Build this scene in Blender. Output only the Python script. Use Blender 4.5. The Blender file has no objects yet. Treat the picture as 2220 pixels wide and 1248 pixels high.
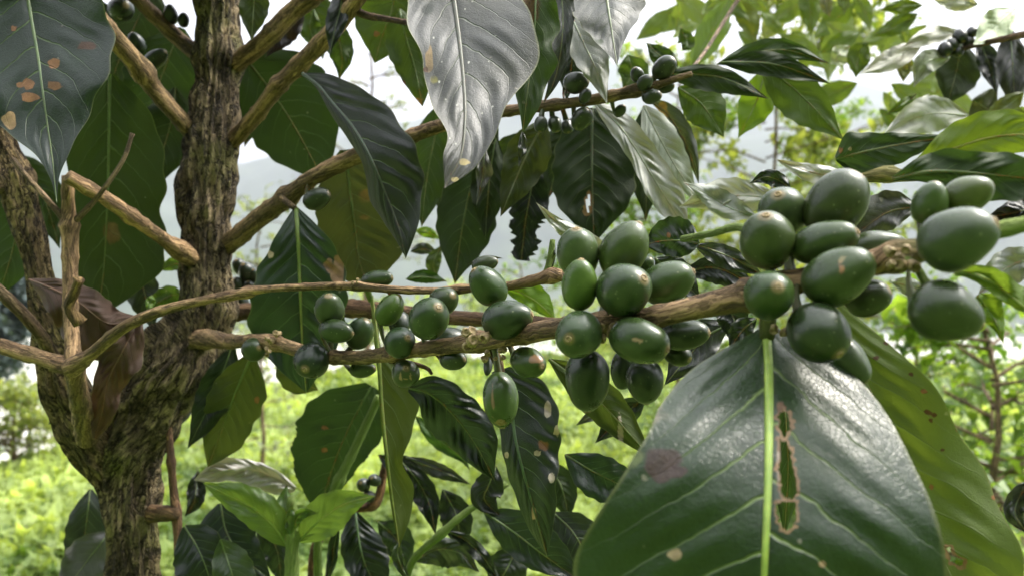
import bpy, math, random
import numpy as np
from mathutils import Vector, Matrix, noise as mn

random.seed(7); np.random.seed(7)
SC = bpy.context.scene
COL = SC.collection
R = math.radians

# ------------------------------------------------------------------ camera
CAM_H = 0.80
HFOV = R(67.0)
cam_d = bpy.data.cameras.new("camera")
cam = bpy.data.objects.new("camera", cam_d); COL.objects.link(cam)
cam.location = (0, 0, CAM_H); cam.rotation_euler = (R(90), 0, 0)
cam_d.sensor_width = 36.0; cam_d.sensor_fit = 'HORIZONTAL'
cam_d.lens = 18.0 / math.tan(HFOV / 2)
cam_d.clip_start = 0.01; cam_d.clip_end = 12000
cam_d.dof.use_dof = True
cam_d.dof.focus_distance = 0.24
cam_d.dof.aperture_fstop = 18.0
SC.camera = cam

# ------------------------------------------------------------------ light
SUN_EL, SUN_AZ = 54.0, 78.0       # azimuth from the view direction (+Y) towards the right (+X)
SC.view_settings.view_transform = 'Standard'
SC.view_settings.look = 'None'
SC.view_settings.gamma = 1.0
SC.view_settings.exposure = 1.98
world = bpy.data.worlds.new("World"); SC.world = world; world.use_nodes = True
wt = world.node_tree; wt.nodes.clear()
sky = wt.nodes.new('ShaderNodeTexSky'); sky.sky_type = 'NISHITA'; sky.sun_disc = False
sky.sun_elevation = R(SUN_EL); sky.sun_rotation = R(SUN_AZ)
sky.air_density = 1.0; sky.dust_density = 3.0; sky.ozone_density = 1.0
hs = wt.nodes.new('ShaderNodeHueSaturation'); hs.inputs['Saturation'].default_value = 0.12
hs.inputs['Value'].default_value = 1.15
hs.inputs['Hue'].default_value = 0.5
bg = wt.nodes.new('ShaderNodeBackground'); bg.inputs['Strength'].default_value = 0.115
wo = wt.nodes.new('ShaderNodeOutputWorld')
# cloud cover: brightest overhead, dimmer towards the horizon
wtc = wt.nodes.new('ShaderNodeTexCoord'); wsp = wt.nodes.new('ShaderNodeSeparateXYZ'); wmr = wt.nodes.new('ShaderNodeMapRange')
wt.links.new(wtc.outputs['Generated'], wsp.inputs[0]); wt.links.new(wsp.outputs[2], wmr.inputs[0])
wmr.inputs[1].default_value = 0.0; wmr.inputs[2].default_value = 0.9; wmr.inputs[3].default_value = 0.40; wmr.inputs[4].default_value = 2.1
wmx = wt.nodes.new('ShaderNodeVectorMath'); wmx.operation = 'SCALE'
wt.links.new(sky.outputs[0], hs.inputs['Color']); wt.links.new(hs.outputs[0], wmx.inputs[0]); wt.links.new(wmr.outputs[0], wmx.inputs['Scale'])
wt.links.new(wmx.outputs[0], bg.inputs['Color'])
wt.links.new(bg.outputs[0], wo.inputs['Surface'])
sd = bpy.data.lights.new("sun", 'SUN'); sd.energy = 1.5; sd.angle = R(11); sd.color = (1.0, 0.93, 0.80)
sun = bpy.data.objects.new("sun", sd); COL.objects.link(sun)
_dir = Vector((math.sin(R(SUN_AZ)) * math.cos(R(SUN_EL)), math.cos(R(SUN_AZ)) * math.cos(R(SUN_EL)), math.sin(R(SUN_EL))))
sun.rotation_euler = _dir.to_track_quat('Z', 'Y').to_euler(); sun.location = (0, 0, 5)

# ------------------------------------------------------------------ helpers
KW = 2 * math.tan(HFOV / 2)
def mpp(d):            # metres per photograph pixel at distance d (cm)
    return KW * d * 0.01 / 2220.0
def P(x, y, d):        # photograph pixel + distance (cm) -> point in the place
    x = np.asarray(x, float); y = np.asarray(y, float); d = np.asarray(d, float)
    s = KW * d * 0.01 / 2220.0
    return np.stack([(x - 1110) * s, d * 0.01, CAM_H - (y - 624) * s], -1)

def spline(pts, n):
    p = np.asarray(pts, float)
    if len(p) == 2:
        t = np.linspace(0, 1, n)[:, None]; return p[0] + (p[1] - p[0]) * t
    seg = np.maximum(np.linalg.norm(np.diff(p[:, :2], axis=0), axis=1), 1e-6)
    u = np.concatenate([[0], np.cumsum(seg)])
    m = np.zeros_like(p)
    m[1:-1] = (p[2:] - p[:-2]) / (u[2:] - u[:-2])[:, None]
    m[0] = (p[1] - p[0]) / seg[0]; m[-1] = (p[-1] - p[-2]) / seg[-1]
    q = np.linspace(0, u[-1], n); i = np.clip(np.searchsorted(u, q, 'right') - 1, 0, len(seg) - 1)
    h = seg[i][:, None]; t = ((q - u[i]) / seg[i])[:, None]
    return ((2*t**3 - 3*t**2 + 1) * p[i] + (t**3 - 2*t**2 + t) * h * m[i]
            + (-2*t**3 + 3*t**2) * p[i+1] + (t**3 - t**2) * h * m[i+1])

def interp1(vals, n):
    v = np.asarray(vals, float); x = np.linspace(0, len(v) - 1, n)
    p = np.stack([np.arange(len(v)), v], 1)
    # smooth cubic through the values, clamped at zero
    i = np.clip(x.astype(int), 0, len(v) - 2); t = x - i
    m = np.gradient(v)
    r = (2*t**3-3*t**2+1)*v[i] + (t**3-2*t**2+t)*m[i] + (-2*t**3+3*t**2)*v[i+1] + (t**3-t**2)*m[i+1]
    return np.maximum(r, 0.0)

def mesh_obj(name, verts, faces, mat, parent=None, origin=None, smooth=True, uv=None, attrs=None, stain=None, color=None):
    verts = np.asarray(verts, float)
    o0 = np.asarray(origin if origin is not None else (0, 0, 0), float)
    base = np.asarray(parent['_o'] if (parent is not None and '_o' in parent) else (0, 0, 0), float)
    me = bpy.data.meshes.new(name)
    me.from_pydata((verts - o0).tolist(), [], faces if isinstance(faces, list) else faces.tolist())
    if smooth:
        me.polygons.foreach_set('use_smooth', np.ones(len(me.polygons), bool))
    if uv is not None:
        lay = me.uv_layers.new(name='UVMap')
        li = np.zeros(len(me.loops), np.int32); me.loops.foreach_get('vertex_index', li)
        lay.data.foreach_set('uv', np.asarray(uv, np.float32)[li].ravel())
    if attrs:
        for k, v in attrs.items():
            a = me.attributes.new(k, 'FLOAT', 'POINT'); a.data.foreach_set('value', np.asarray(v, np.float32))
    if stain is not None:
        a = me.attributes.new('stain', 'FLOAT_COLOR', 'POINT'); a.data.foreach_set('color', np.asarray(stain, np.float32).ravel())
    me.materials.append(mat)
    me.update()
    o = bpy.data.objects.new(name, me); COL.objects.link(o)
    o['_o'] = [float(c) for c in o0]
    if parent is not None: o.parent = parent
    o.location = o0 - base
    if color is not None: o.color = color
    return o

def thing(name, label, cat, loc, group=None):
    o = bpy.data.objects.new(name, None); COL.objects.link(o); o.location = loc; o.empty_display_size = 0.02
    o['_o'] = [float(c) for c in loc]; o['label'] = label; o['category'] = cat
    if group: o['group'] = group
    return o

def nz(v, s=1.0):
    return mn.noise(Vector((v[0]*s, v[1]*s, v[2]*s)))

# ------------------------------------------------------------------ materials
class NT:
    def __init__(self, name):
        self.m = bpy.data.materials.new(name); self.m.use_nodes = True
        self.t = self.m.node_tree; self.t.nodes.clear()
        self.out = self.t.nodes.new('ShaderNodeOutputMaterial')
    def n(self, typ, **kw):
        nd = self.t.nodes.new(typ)
        for k, v in kw.items():
            if k.startswith('i_'):
                nd.inputs[k[2:].replace('_', ' ')].default_value = v
            else: setattr(nd, k, v)
        return nd
    def L(self, a, b): self.t.links.new(a, b)
    def val(self, x, sock):
        if hasattr(x, 'is_output'): self.L(x, sock)
        else: sock.default_value = x
    def math(self, op, a, b=0.0, c=None, clamp=False):
        nd = self.n('ShaderNodeMath', operation=op, use_clamp=clamp)
        self.val(a, nd.inputs[0]); self.val(b, nd.inputs[1])
        if c is not None: self.val(c, nd.inputs[2])
        return nd.outputs[0]
    def mix(self, f, a, b, blend='MIX'):
        nd = self.n('ShaderNodeMix', data_type='RGBA', blend_type=blend)
        self.val(f, nd.inputs['Factor'])
        for x, s in ((a, nd.inputs[6]), (b, nd.inputs[7])):
            if hasattr(x, 'is_output'): self.L(x, s)
            else: s.default_value = (*x, 1) if len(x) == 3 else x
        return nd.outputs[2]
    def ramp(self, f, stops):
        nd = self.n('ShaderNodeValToRGB'); e = nd.color_ramp.elements
        while len(e) < len(stops): e.new(0.5)
        for k, (p, c) in enumerate(stops):
            e[k].position = p; e[k].color = (*c, 1) if len(c) == 3 else c
        self.L(f, nd.inputs[0]); return nd.outputs[0]
    def smooth(self, x, lo, hi):
        nd = self.n('ShaderNodeMapRange', interpolation_type='SMOOTHSTEP')
        self.L(x, nd.inputs[0]); nd.inputs[1].default_value = lo; nd.inputs[2].default_value = hi
        return nd.outputs[0]
    def noise(self, scale, detail=3, vec=None, rough=0.55, dist=0.0):
        nd = self.n('ShaderNodeTexNoise'); nd.inputs['Scale'].default_value = scale
        nd.inputs['Detail'].default_value = detail; nd.inputs['Roughness'].default_value = rough
        nd.inputs['Distortion'].default_value = dist
        if vec is not None: self.L(vec, nd.inputs['Vector'])
        return nd.outputs[0]

def leaf_material(name, rough=0.38, bumpy=1.0, veinmix=0.8, transl=0.28, veincol=(0.16, 0.24, 0.07), pucker=0.0):
    g = NT(name)
    oi = g.n('ShaderNodeObjectInfo'); geo = g.n('ShaderNodeNewGeometry'); tc = g.n('ShaderNodeTexCoord')
    uv = g.n('ShaderNodeSeparateXYZ'); g.L(tc.outputs['UV'], uv.inputs[0])
    ob = tc.outputs['Object']
    su = g.math('MULTIPLY_ADD', uv.outputs[0], 2.0, -1.0); au = g.math('ABSOLUTE', su)
    v = uv.outputs[1]
    # wobble for the vein lines
    wob = g.noise(140, 2, ob)
    s = g.math('MULTIPLY', v, 9.0)
    s = g.math('SUBTRACT', s, g.math('MULTIPLY', g.math('POWER', au, 1.25), 2.3))
    s = g.math('ADD', s, g.math('MULTIPLY', g.math('SUBTRACT', wob, 0.5), 0.35))
    s = g.math('ADD', s, g.math('MULTIPLY', g.math('GREATER_THAN', su, 0.0), 0.35))
    fr = g.math('ABSOLUTE', g.math('SUBTRACT', g.math('FRACT', s), 0.5))       # 0.5 on a vein
    edge = g.math('MULTIPLY_ADD', au, 0.035, 0.455)
    vein = g.math('MULTIPLY', g.smooth(g.math('SUBTRACT', fr, edge), -0.012, 0.03), g.math('MULTIPLY_ADD', au, -0.75, 1.0))
    # fine net between the veins
    vor = g.n('ShaderNodeTexVoronoi', feature='DISTANCE_TO_EDGE'); vor.inputs['Scale'].default_value = 800; g.L(ob, vor.inputs['Vector'])
    net = g.smooth(vor.outputs[0], 0.0, 0.10)
    mott = g.noise(55, 5, ob, 0.6); mott2 = g.noise(260, 3, ob)
    top = g.mix(1.0, oi.outputs['Color'], g.ramp(mott, [(0.25, (0.45, 0.48, 0.45)), (0.75, (1.0, 0.95, 0.85))]), 'MULTIPLY')
    veinc = g.mix(0.6, oi.outputs['Color'], veincol)
    top = g.mix(g.math('MULTIPLY', vein, veinmix), top, veinc)
    und = g.mix(0.22, g.mix(1.0, oi.outputs['Color'], (1.0, 0.97, 0.85), 'MULTIPLY'), (0.075, 0.105, 0.035))
    und = g.mix(1.0, und, g.ramp(mott, [(0.25, (0.75, 0.75, 0.7)), (0.75, (1.2, 1.2, 1.2))]), 'MULTIPLY')
    und = g.mix(g.math('MULTIPLY', vein, 0.55), und, (0.17, 0.22, 0.09))
    base = g.mix(geo.outputs['Backfacing'], top, und)
    mar = g.smooth(g.math('ADD', au, g.math('MULTIPLY', g.math('SUBTRACT', mott2, 0.5), 0.03)), 0.965, 0.995)
    base = g.mix(g.math('MULTIPLY', mar, 0.55), base, (0.16, 0.17, 0.06))
    # dust specks and tiny brown flecks
    sp = g.n('ShaderNodeTexVoronoi'); sp.inputs['Scale'].default_value = 170; g.L(ob, sp.inputs['Vector'])
    fleck = g.math('MULTIPLY', g.math('LESS_THAN', sp.outputs['Distance'], 0.13), g.smooth(mott2, 0.58, 0.66))
    base = g.mix(g.math('MULTIPLY', fleck, 0.55), base, (0.30, 0.27, 0.20))
    st = g.n('ShaderNodeAttribute', attribute_name='stain')
    sa = g.smooth(g.math('ADD', st.outputs['Alpha'], g.math('MULTIPLY', g.math('SUBTRACT', mott2, 0.5), 0.35)), 0.28, 0.5)
    sa = g.math('MULTIPLY', sa, g.smooth(st.outputs['Alpha'], 0.02, 0.2))
    base = g.mix(sa, base, g.mix(1.0, st.outputs['Color'], g.ramp(mott2, [(0.3, (0.6, 0.6, 0.6)), (0.7, (1.3, 1.3, 1.3))]), 'MULTIPLY'))
    # bump
    hgt = g.math('ADD', g.math('MULTIPLY', vein, -0.55), g.math('MULTIPLY', net, 0.05))
    hgt = g.math('ADD', hgt, g.math('MULTIPLY', g.noise(70, 4, ob), 0.9))
    hgt = g.math('ADD', hgt, g.math('MULTIPLY', mott2, 0.22))
    if pucker:
        v2 = g.n('ShaderNodeTexVoronoi', feature='SMOOTH_F1'); v2.inputs['Scale'].default_value = 260; g.L(ob, v2.inputs['Vector'])
        hgt = g.math('ADD', hgt, g.math('MULTIPLY', v2.outputs['Distance'], -pucker))
        hgt = g.math('ADD', hgt, g.math('MULTIPLY', g.noise(26, 3, ob), pucker * 3))
    bp = g.n('ShaderNodeBump'); bp.inputs['Strength'].default_value = 0.55 * bumpy; bp.inputs['Distance'].default_value = 0.0011
    g.L(hgt, bp.inputs['Height'])
    bs = g.n('ShaderNodeBsdfPrincipled')
    g.L(base, bs.inputs['Base Color']); g.L(bp.outputs[0], bs.inputs['Normal'])
    rg = g.math('MULTIPLY_ADD', mott, 0.22, rough - 0.10)
    rg = g.math('ADD', rg, g.math('MULTIPLY', geo.outputs['Backfacing'], 0.22))
    rg = g.math('ADD', rg, g.math('MULTIPLY', sa, 0.25))
    g.L(rg, bs.inputs['Roughness']); g.L(g.math('MULTIPLY_ADD', geo.outputs['Backfacing'], -0.28, 0.52), bs.inputs['Specular IOR Level'])
    tr = g.n('ShaderNodeBsdfTranslucent')
    trc = g.mix(1.0, g.mix(sa, oi.outputs['Color'], (0.05, 0.03, 0.015)), (2.2, 2.0, 0.85), 'MULTIPLY'); trc = g.mix(g.math('MULTIPLY', vein, 0.5), trc, oi.outputs['Color'])
    g.L(trc, tr.inputs['Color']); g.L(bp.outputs[0], tr.inputs['Normal'])
    mx = g.n('ShaderNodeMixShader'); mx.inputs[0].default_value = transl
    g.L(bs.outputs[0], mx.inputs[1]); g.L(tr.outputs[0], mx.inputs[2]); g.L(mx.outputs[0], g.out.inputs['Surface'])
    return g.m

def rib_material():
    g = NT('leaf_rib'); oi = g.n('ShaderNodeObjectInfo'); tc = g.n('ShaderNodeTexCoord')
    n1 = g.noise(300, 3, tc.outputs['Object'])
    c = g.mix(1.0, oi.outputs['Color'], g.ramp(n1, [(0.3, (0.75, 0.78, 0.7)), (0.7, (1.2, 1.15, 1.1))]), 'MULTIPLY')
    bs = g.n('ShaderNodeBsdfPrincipled'); g.L(c, bs.inputs['Base Color']); bs.inputs['Roughness'].default_value = 0.42
    bs.inputs['Subsurface Weight'].default_value = 0.15; bs.inputs['Subsurface Scale'].default_value = 0.002
    g.L(bs.outputs[0], g.out.inputs['Surface']); return g.m

def cherry_material():
    g = NT('coffee_cherry_skin'); oi = g.n('ShaderNodeObjectInfo'); tc = g.n('ShaderNodeTexCoord'); ob = tc.outputs['Object']
    tip = g.n('ShaderNodeAttribute', attribute_name='tip'); ang = g.n('ShaderNodeAttribute', attribute_name='ang')
    n1 = g.noise(110, 4, ob, 0.6); n2 = g.noise(620, 3, ob)
    c = g.mix(1.0, oi.outputs['Color'], g.ramp(n1, [(0.28, (0.66, 0.7, 0.66)), (0.72, (1.4, 1.28, 1.2))]), 'MULTIPLY')
    # faint meridian streaks from the scar
    stv = g.n('ShaderNodeCombineXYZ'); g.L(g.math('MULTIPLY', ang.outputs['Fac'], 26.0), stv.inputs[0]); g.L(g.math('MULTIPLY', tip.outputs['Fac'], 2.0), stv.inputs[1])
    stz = g.n('ShaderNodeVectorMath', operation='ADD'); g.L(stv.outputs[0], stz.inputs[0])
    rv = g.n('ShaderNodeCombineXYZ'); g.L(g.math('MULTIPLY', oi.outputs['Random'], 40.0), rv.inputs[2]); g.L(rv.outputs[0], stz.inputs[1])
    sn = g.noise(1.0, 3, stz.outputs[0])
    c = g.mix(g.math('MULTIPLY', g.smooth(sn, 0.58, 0.75), 0.28), c, g.mix(0.5, oi.outputs['Color'], (0.13, 0.19, 0.07)))
    # pale specks
    sp = g.n('ShaderNodeTexVoronoi'); sp.inputs['Scale'].default_value = 520; g.L(ob, sp.inputs['Vector'])
    fl = g.math('MULTIPLY', g.math('LESS_THAN', sp.outputs['Distance'], 0.14), g.smooth(n1, 0.5, 0.6))
    c = g.mix(g.math('MULTIPLY', fl, 0.5), c, (0.22, 0.24, 0.13))
    # corky halo round the scar at the tip
    hal = g.math('ADD', tip.outputs['Fac'], g.math('MULTIPLY', g.math('SUBTRACT', n2, 0.5), 0.10))
    hm = g.smooth(hal, 0.0, 1.0)
    nd = g.n('ShaderNodeMapRange', interpolation_type='SMOOTHSTEP'); g.L(hal, nd.inputs[0])
    nd.inputs[1].default_value = 0.35; nd.inputs[2].default_value = 0.17
    c = g.mix(g.math('MULTIPLY', nd.outputs[0], 0.8), c, (0.20, 0.15, 0.065))
    st = g.n('ShaderNodeAttribute', attribute_name='stain')
    sa = g.smooth(g.math('ADD', st.outputs['Alpha'], g.math('MULTIPLY', g.math('SUBTRACT', n2, 0.5), 0.9)), 0.35, 0.65)
    c = g.mix(sa, c, st.outputs['Color'])
    bs = g.n('ShaderNodeBsdfPrincipled'); g.L(c, bs.inputs['Base Color'])
    g.L(g.math('MULTIPLY_ADD', n1, 0.24, 0.17), bs.inputs['Roughness'])
    bs.inputs['Specular IOR Level'].default_value = 0.5
    bs.inputs['Subsurface Weight'].default_value = 0.10; bs.inputs['Subsurface Scale'].default_value = 0.002
    bs.inputs['Subsurface Radius'].default_value = (0.6, 1.0, 0.2)
    bp = g.n('ShaderNodeBump'); bp.inputs['Strength'].default_value = 0.35; bp.inputs['Distance'].default_value = 0.0004
    g.L(g.math('ADD', g.math('MULTIPLY', g.noise(260, 3, ob), 0.8), g.math('MULTIPLY', n2, 0.25)), bp.inputs['Height']); g.L(bp.outputs[0], bs.inputs['Normal'])
    g.L(bs.outputs[0], g.out.inputs['Surface']); return g.m

def calyx_material():
    g = NT('calyx_scar'); tc = g.n('ShaderNodeTexCoord'); n1 = g.noise(1500, 3, tc.outputs['Object'])
    c = g.ramp(n1, [(0.3, (0.12, 0.075, 0.035)), (0.7, (0.44, 0.34, 0.17))])
    bs = g.n('ShaderNodeBsdfPrincipled'); g.L(c, bs.inputs['Base Color']); bs.inputs['Roughness'].default_value = 0.75
    g.L(bs.outputs[0], g.out.inputs['Surface']); return g.m

def bark_material(name, light, dark, moss, sx, sy, bump=0.001, mossamt=0.5, crk=0.8):
    g = NT(name); tc = g.n('ShaderNodeTexCoord'); ob = tc.outputs['Object']; oi = g.n('ShaderNodeObjectInfo')
    mp = g.n('ShaderNodeMapping'); g.L(tc.outputs['UV'], mp.inputs['Vector']); mp.inputs['Scale'].default_value = (sx, sy, 1)
    ds = g.n('ShaderNodeVectorMath', operation='ADD'); g.L(mp.outputs[0], ds.inputs[0])
    nv = g.n('ShaderNodeTexNoise'); nv.inputs['Scale'].default_value = 130; g.L(ob, nv.inputs['Vector'])
    nvs = g.n('ShaderNodeVectorMath', operation='SCALE'); g.L(nv.outputs['Color'], nvs.inputs[0]); nvs.inputs['Scale'].default_value = 0.9
    g.L(nvs.outputs[0], ds.inputs[1])
    r1 = g.noise(1.0, 4, ds.outputs[0], 0.6, 0.3)
    mp2 = g.n('ShaderNodeMapping'); g.L(ds.outputs[0], mp2.inputs['Vector']); mp2.inputs['Scale'].default_value = (2.1, 1.6, 1); mp2.inputs['Location'].default_value = (3.1, 7.7, 0)
    r2 = g.noise(1.0, 3, mp2.outputs[0], 0.6, 0.3)
    ri = g.math('MINIMUM', g.math('ABSOLUTE', g.math('SUBTRACT', r1, 0.5)), g.math('MULTIPLY_ADD', g.math('ABSOLUTE', g.math('SUBTRACT', r2, 0.5)), 1.6, 0.012))
    crack = g.smooth(ri, 0.0, 0.055)
    fib = g.noise(3.2, 5, mp.outputs[0], 0.65)
    mp3 = g.n('ShaderNodeMapping'); g.L(ds.outputs[0], mp3.inputs['Vector']); mp3.inputs['Scale'].default_value = (0.42, 0.75, 1)
    flake = g.smooth(g.noise(1.0, 5, mp3.outputs[0], 0.62, 0.6), 0.49, 0.535)
    big = g.noise(38, 3, ob); fine = g.noise(900, 3, ob)
    c = g.ramp(g.math('ADD', g.math('MULTIPLY', fib, 0.75), g.math('MULTIPLY', fine, 0.25)), [(0.28, dark), (0.55, tuple(0.55*a+0.45*b for a, b in zip(light, dark))), (0.72, light)])
    c = g.mix(1.0, c, g.ramp(flake, [(0.0, (0.62, 0.60, 0.57)), (1.0, (1.3, 1.28, 1.22))]), 'MULTIPLY')
    c = g.mix(g.math('MULTIPLY', g.smooth(big, 0.50, 0.62), mossamt), c, g.ramp(fine, [(0.3, tuple(0.5*x for x in moss)), (0.7, moss)]))
    c = g.mix(g.math('MULTIPLY_ADD', crack, -crk, crk), c, (0.014, 0.010, 0.006))
    yg = g.n('ShaderNodeAttribute', attribute_name='young')
    c = g.mix(yg.outputs['Fac'], c, g.ramp(fib, [(0.3, (0.10, 0.16, 0.03)), (0.7, (0.20, 0.26, 0.07))]))
    c = g.mix(1.0, c, oi.outputs['Color'], 'MULTIPLY')
    bs = g.n('ShaderNodeBsdfPrincipled'); g.L(c, bs.inputs['Base Color']); bs.inputs['Roughness'].default_value = 0.78
    bs.inputs['Specular IOR Level'].default_value = 0.3
    h = g.math('ADD', g.math('ADD', g.math('MULTIPLY', crack, 0.9), g.math('MULTIPLY', flake, 0.35)), g.math('ADD', g.math('MULTIPLY', fib, 0.9), g.math('MULTIPLY', fine, 0.2)))
    bp = g.n('ShaderNodeBump'); bp.inputs['Strength'].default_value = 0.8; bp.inputs['Distance'].default_value = bump
    g.L(h, bp.inputs['Height']); g.L(bp.outputs[0], bs.inputs['Normal']); g.L(bs.outputs[0], g.out.inputs['Surface']); return g.m

def foliage_material(name, c1, c2, rough=0.45, transl=0.35):
    g = NT(name); at = g.n('ShaderNodeAttribute', attribute_name='shade')
    c = g.ramp(at.outputs['Fac'], [(0.0, c1), (1.0, c2)])
    bs = g.n('ShaderNodeBsdfPrincipled'); g.L(c, bs.inputs['Base Color']); bs.inputs['Roughness'].default_value = rough
    tr = g.n('ShaderNodeBsdfTranslucent'); g.L(g.mix(1.0, c, (1.9, 1.8, 0.9), 'MULTIPLY'), tr.inputs['Color'])
    mx = g.n('ShaderNodeMixShader'); mx.inputs[0].default_value = transl
    g.L(bs.outputs[0], mx.inputs[1]); g.L(tr.outputs[0], mx.inputs[2]); g.L(mx.outputs[0], g.out.inputs['Surface']); return g.m

M_LEAF = leaf_material('coffee_leaf_blade')
M_SHEEN = leaf_material('sheen_leaf_blade', rough=0.50, bumpy=1.0, veinmix=0.3, transl=0.04)  # for pale silvery leaves: sky sheen is put into their base colour
M_BIG = leaf_material('large_leaf_blade', rough=0.32, veinmix=1.0, veincol=(0.26, 0.36, 0.09), pucker=0.22)
M_DRY = leaf_material('dry_leaf_blade', rough=0.72, bumpy=1.6, veinmix=0.1, transl=0.10)
M_RIB = rib_material()
M_CHERRY = cherry_material()
M_CALYX = calyx_material()
M_TRUNK = bark_material('trunk_bark', (0.40, 0.31, 0.185), (0.024, 0.017, 0.011), (0.26, 0.255, 0.075), 250, 66, 0.0034, 0.5, crk=0.92)
M_TWIG = bark_material('twig_bark', (0.40, 0.28, 0.175), (0.085, 0.054, 0.032), (0.10, 0.10, 0.035), 420, 42, 0.0007, 0.25, crk=0.65)

# ------------------------------------------------------------------ stems
def tube(name, pts, mat, parent, seg=18, step=0.0018, rough=0.06, rfreq=160, nodes=(), young=None, ridges=0.0, color=(1, 1, 1, 1), cap=True, world=False, nodeamp=0.35):
    """pts: (x px, y px, distance cm, width px)"""
    p = np.asarray(pts, float)
    n0 = max(12, int(np.sum(np.linalg.norm(np.diff(p[:, :2], axis=0), axis=1)) / 4))
    q = spline(p, n0)
    if world: C = q[:, :3]; rad = q[:, 3] / 2
    else:
        C = P(q[:, 0], q[:, 1], q[:, 2]); rad = q[:, 3] / 2 * KW * q[:, 2] * 0.01 / 2220
    L = np.concatenate([[0], np.cumsum(np.linalg.norm(np.diff(C, axis=0), axis=1))])
    n = int(min(640, max(8, L[-1] / step)))
    li = np.linspace(0, L[-1], n)
    C2 = np.stack([np.interp(li, L, C[:, k]) for k in range(3)], 1); r2 = np.interp(li, L, rad) * (1 - 0.25 * ridges)
    px2 = np.interp(li, L, q[:, 0]); py2 = np.interp(li, L, q[:, 1])
    T = np.gradient(C2, axis=0); T /= np.linalg.norm(T, axis=1)[:, None]
    rr_ = random.Random(int(abs(p[0][0]) * 3 + abs(p[-1][1]))); rings = []
    if mat is M_TWIG and not world:
        pos = rr_.uniform(0.006, 0.02)
        while pos < L[-1]: rings.append(pos); pos += rr_.uniform(0.012, 0.030)
    up = np.array([0.0, 1.0, 0.02])        # seam of the UV turned away from the picture side
    verts = []; uv = []; yo = []
    for i in range(n):
        t = T[i]; a = up - t * np.dot(up, t); a /= max(np.linalg.norm(a), 1e-9); b = np.cross(t, a)
        sw = 1.0
        for rp in rings: sw += 0.13 * math.exp(-((li[i] - rp) / 0.0013) ** 2)
        for (nx, ny, wd) in nodes:
            dd = math.hypot(px2[i] - nx, py2[i] - ny)
            sw += nodeamp * math.exp(-(dd / wd) ** 2)
        for k in range(seg + 1):
            th = 2 * math.pi * k / seg
            dirv = math.cos(th) * a + math.sin(th) * b
            base = C2[i] + dirv * r2[i]
            kk = k % seg; thn = 2 * math.pi * kk / seg
            bb = C2[i] + (math.cos(thn) * a + math.sin(thn) * b) * r2[i]
            d = rough * nz(bb, rfreq) + rough * 0.5 * nz(bb, rfreq * 2.7)
            if ridges:
                rv = (math.cos(thn) * 4.2, math.sin(thn) * 4.2, li[i] * 30)
                rr = abs(mn.noise(Vector(rv))); rr2 = abs(mn.noise(Vector((rv[0]*2.1+5, rv[1]*2.1, rv[2]*2.4))))
                d += ridges * (rr * 1.6 - 0.35) + ridges * 0.6 * (rr2 * 1.6 - 0.35)
                d += ridges * 0.9 * nz(bb, 55)
            verts.append(C2[i] + dirv * r2[i] * (sw + d))
            uv.append((k / seg * 2 * math.pi * r2[i], li[i]))
            yo.append(0.0 if young is None else min(1.0, max(0.0, (px2[i] - young[0]) / (young[1] - young[0]))))
    f = []
    w = seg + 1
    for i in range(n - 1):
        for k in range(seg):
            f.append((i*w+k, i*w+k+1, (i+1)*w+k+1, (i+1)*w+k))
    if cap:
        for i0 in (0, n - 1):
            c = len(verts); verts.append(C2[i0] + T[i0] * (0.25 * r2[i0]) * (1 if i0 else -1)); uv.append((0, li[i0])); yo.append(yo[i0*w])
            for k in range(seg):
                q4 = (i0*w+k, i0*w+k+1, c); f.append(q4 if i0 else q4[::-1])
    f = [x if mat is not None else x for x in f]
    return mesh_obj(name, verts, f, mat, parent, origin=C2[0], uv=uv, attrs={'young': yo}, color=color)

# ------------------------------------------------------------------ leaves
PROF = [0.05, .46, .78, .95, 1, .94, .78, .52, .22, 0.0]
DARK = (0.016, 0.040, 0.017); DEEP = (0.010, 0.026, 0.011); MIDG = (0.032, 0.078, 0.018); OLIVE = (0.045, 0.068, 0.018)
BRIGHT = (0.085, 0.19, 0.018); LIME = (0.13, 0.24, 0.02); GREY = (0.04, 0.055, 0.04)
RIBC = (0.15, 0.22, 0.07, 1)

LK = 0.80
def ragged(poly, amp=2.6, seed=1):
    rs = random.Random(seed); out = []
    for i in range(len(poly)):
        a, b = poly[i], poly[(i + 1) % len(poly)]
        for k in range(3):
            f = k / 3; out.append((a[0] + (b[0] - a[0]) * f + rs.uniform(-amp, amp), a[1] + (b[1] - a[1]) * f + rs.uniform(-amp, amp)))
    return out
def inpoly(px, py, poly):
    inside = np.zeros(px.shape, bool); n = len(poly); j = n - 1
    for i in range(n):
        xi, yi = poly[i]; xj, yj = poly[j]
        c = ((yi > py) != (yj > py)) & (px < (xj - xi) * (py - yi) / (yj - yi + 1e-9) + xi)
        inside ^= c; j = i
    return inside

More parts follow.
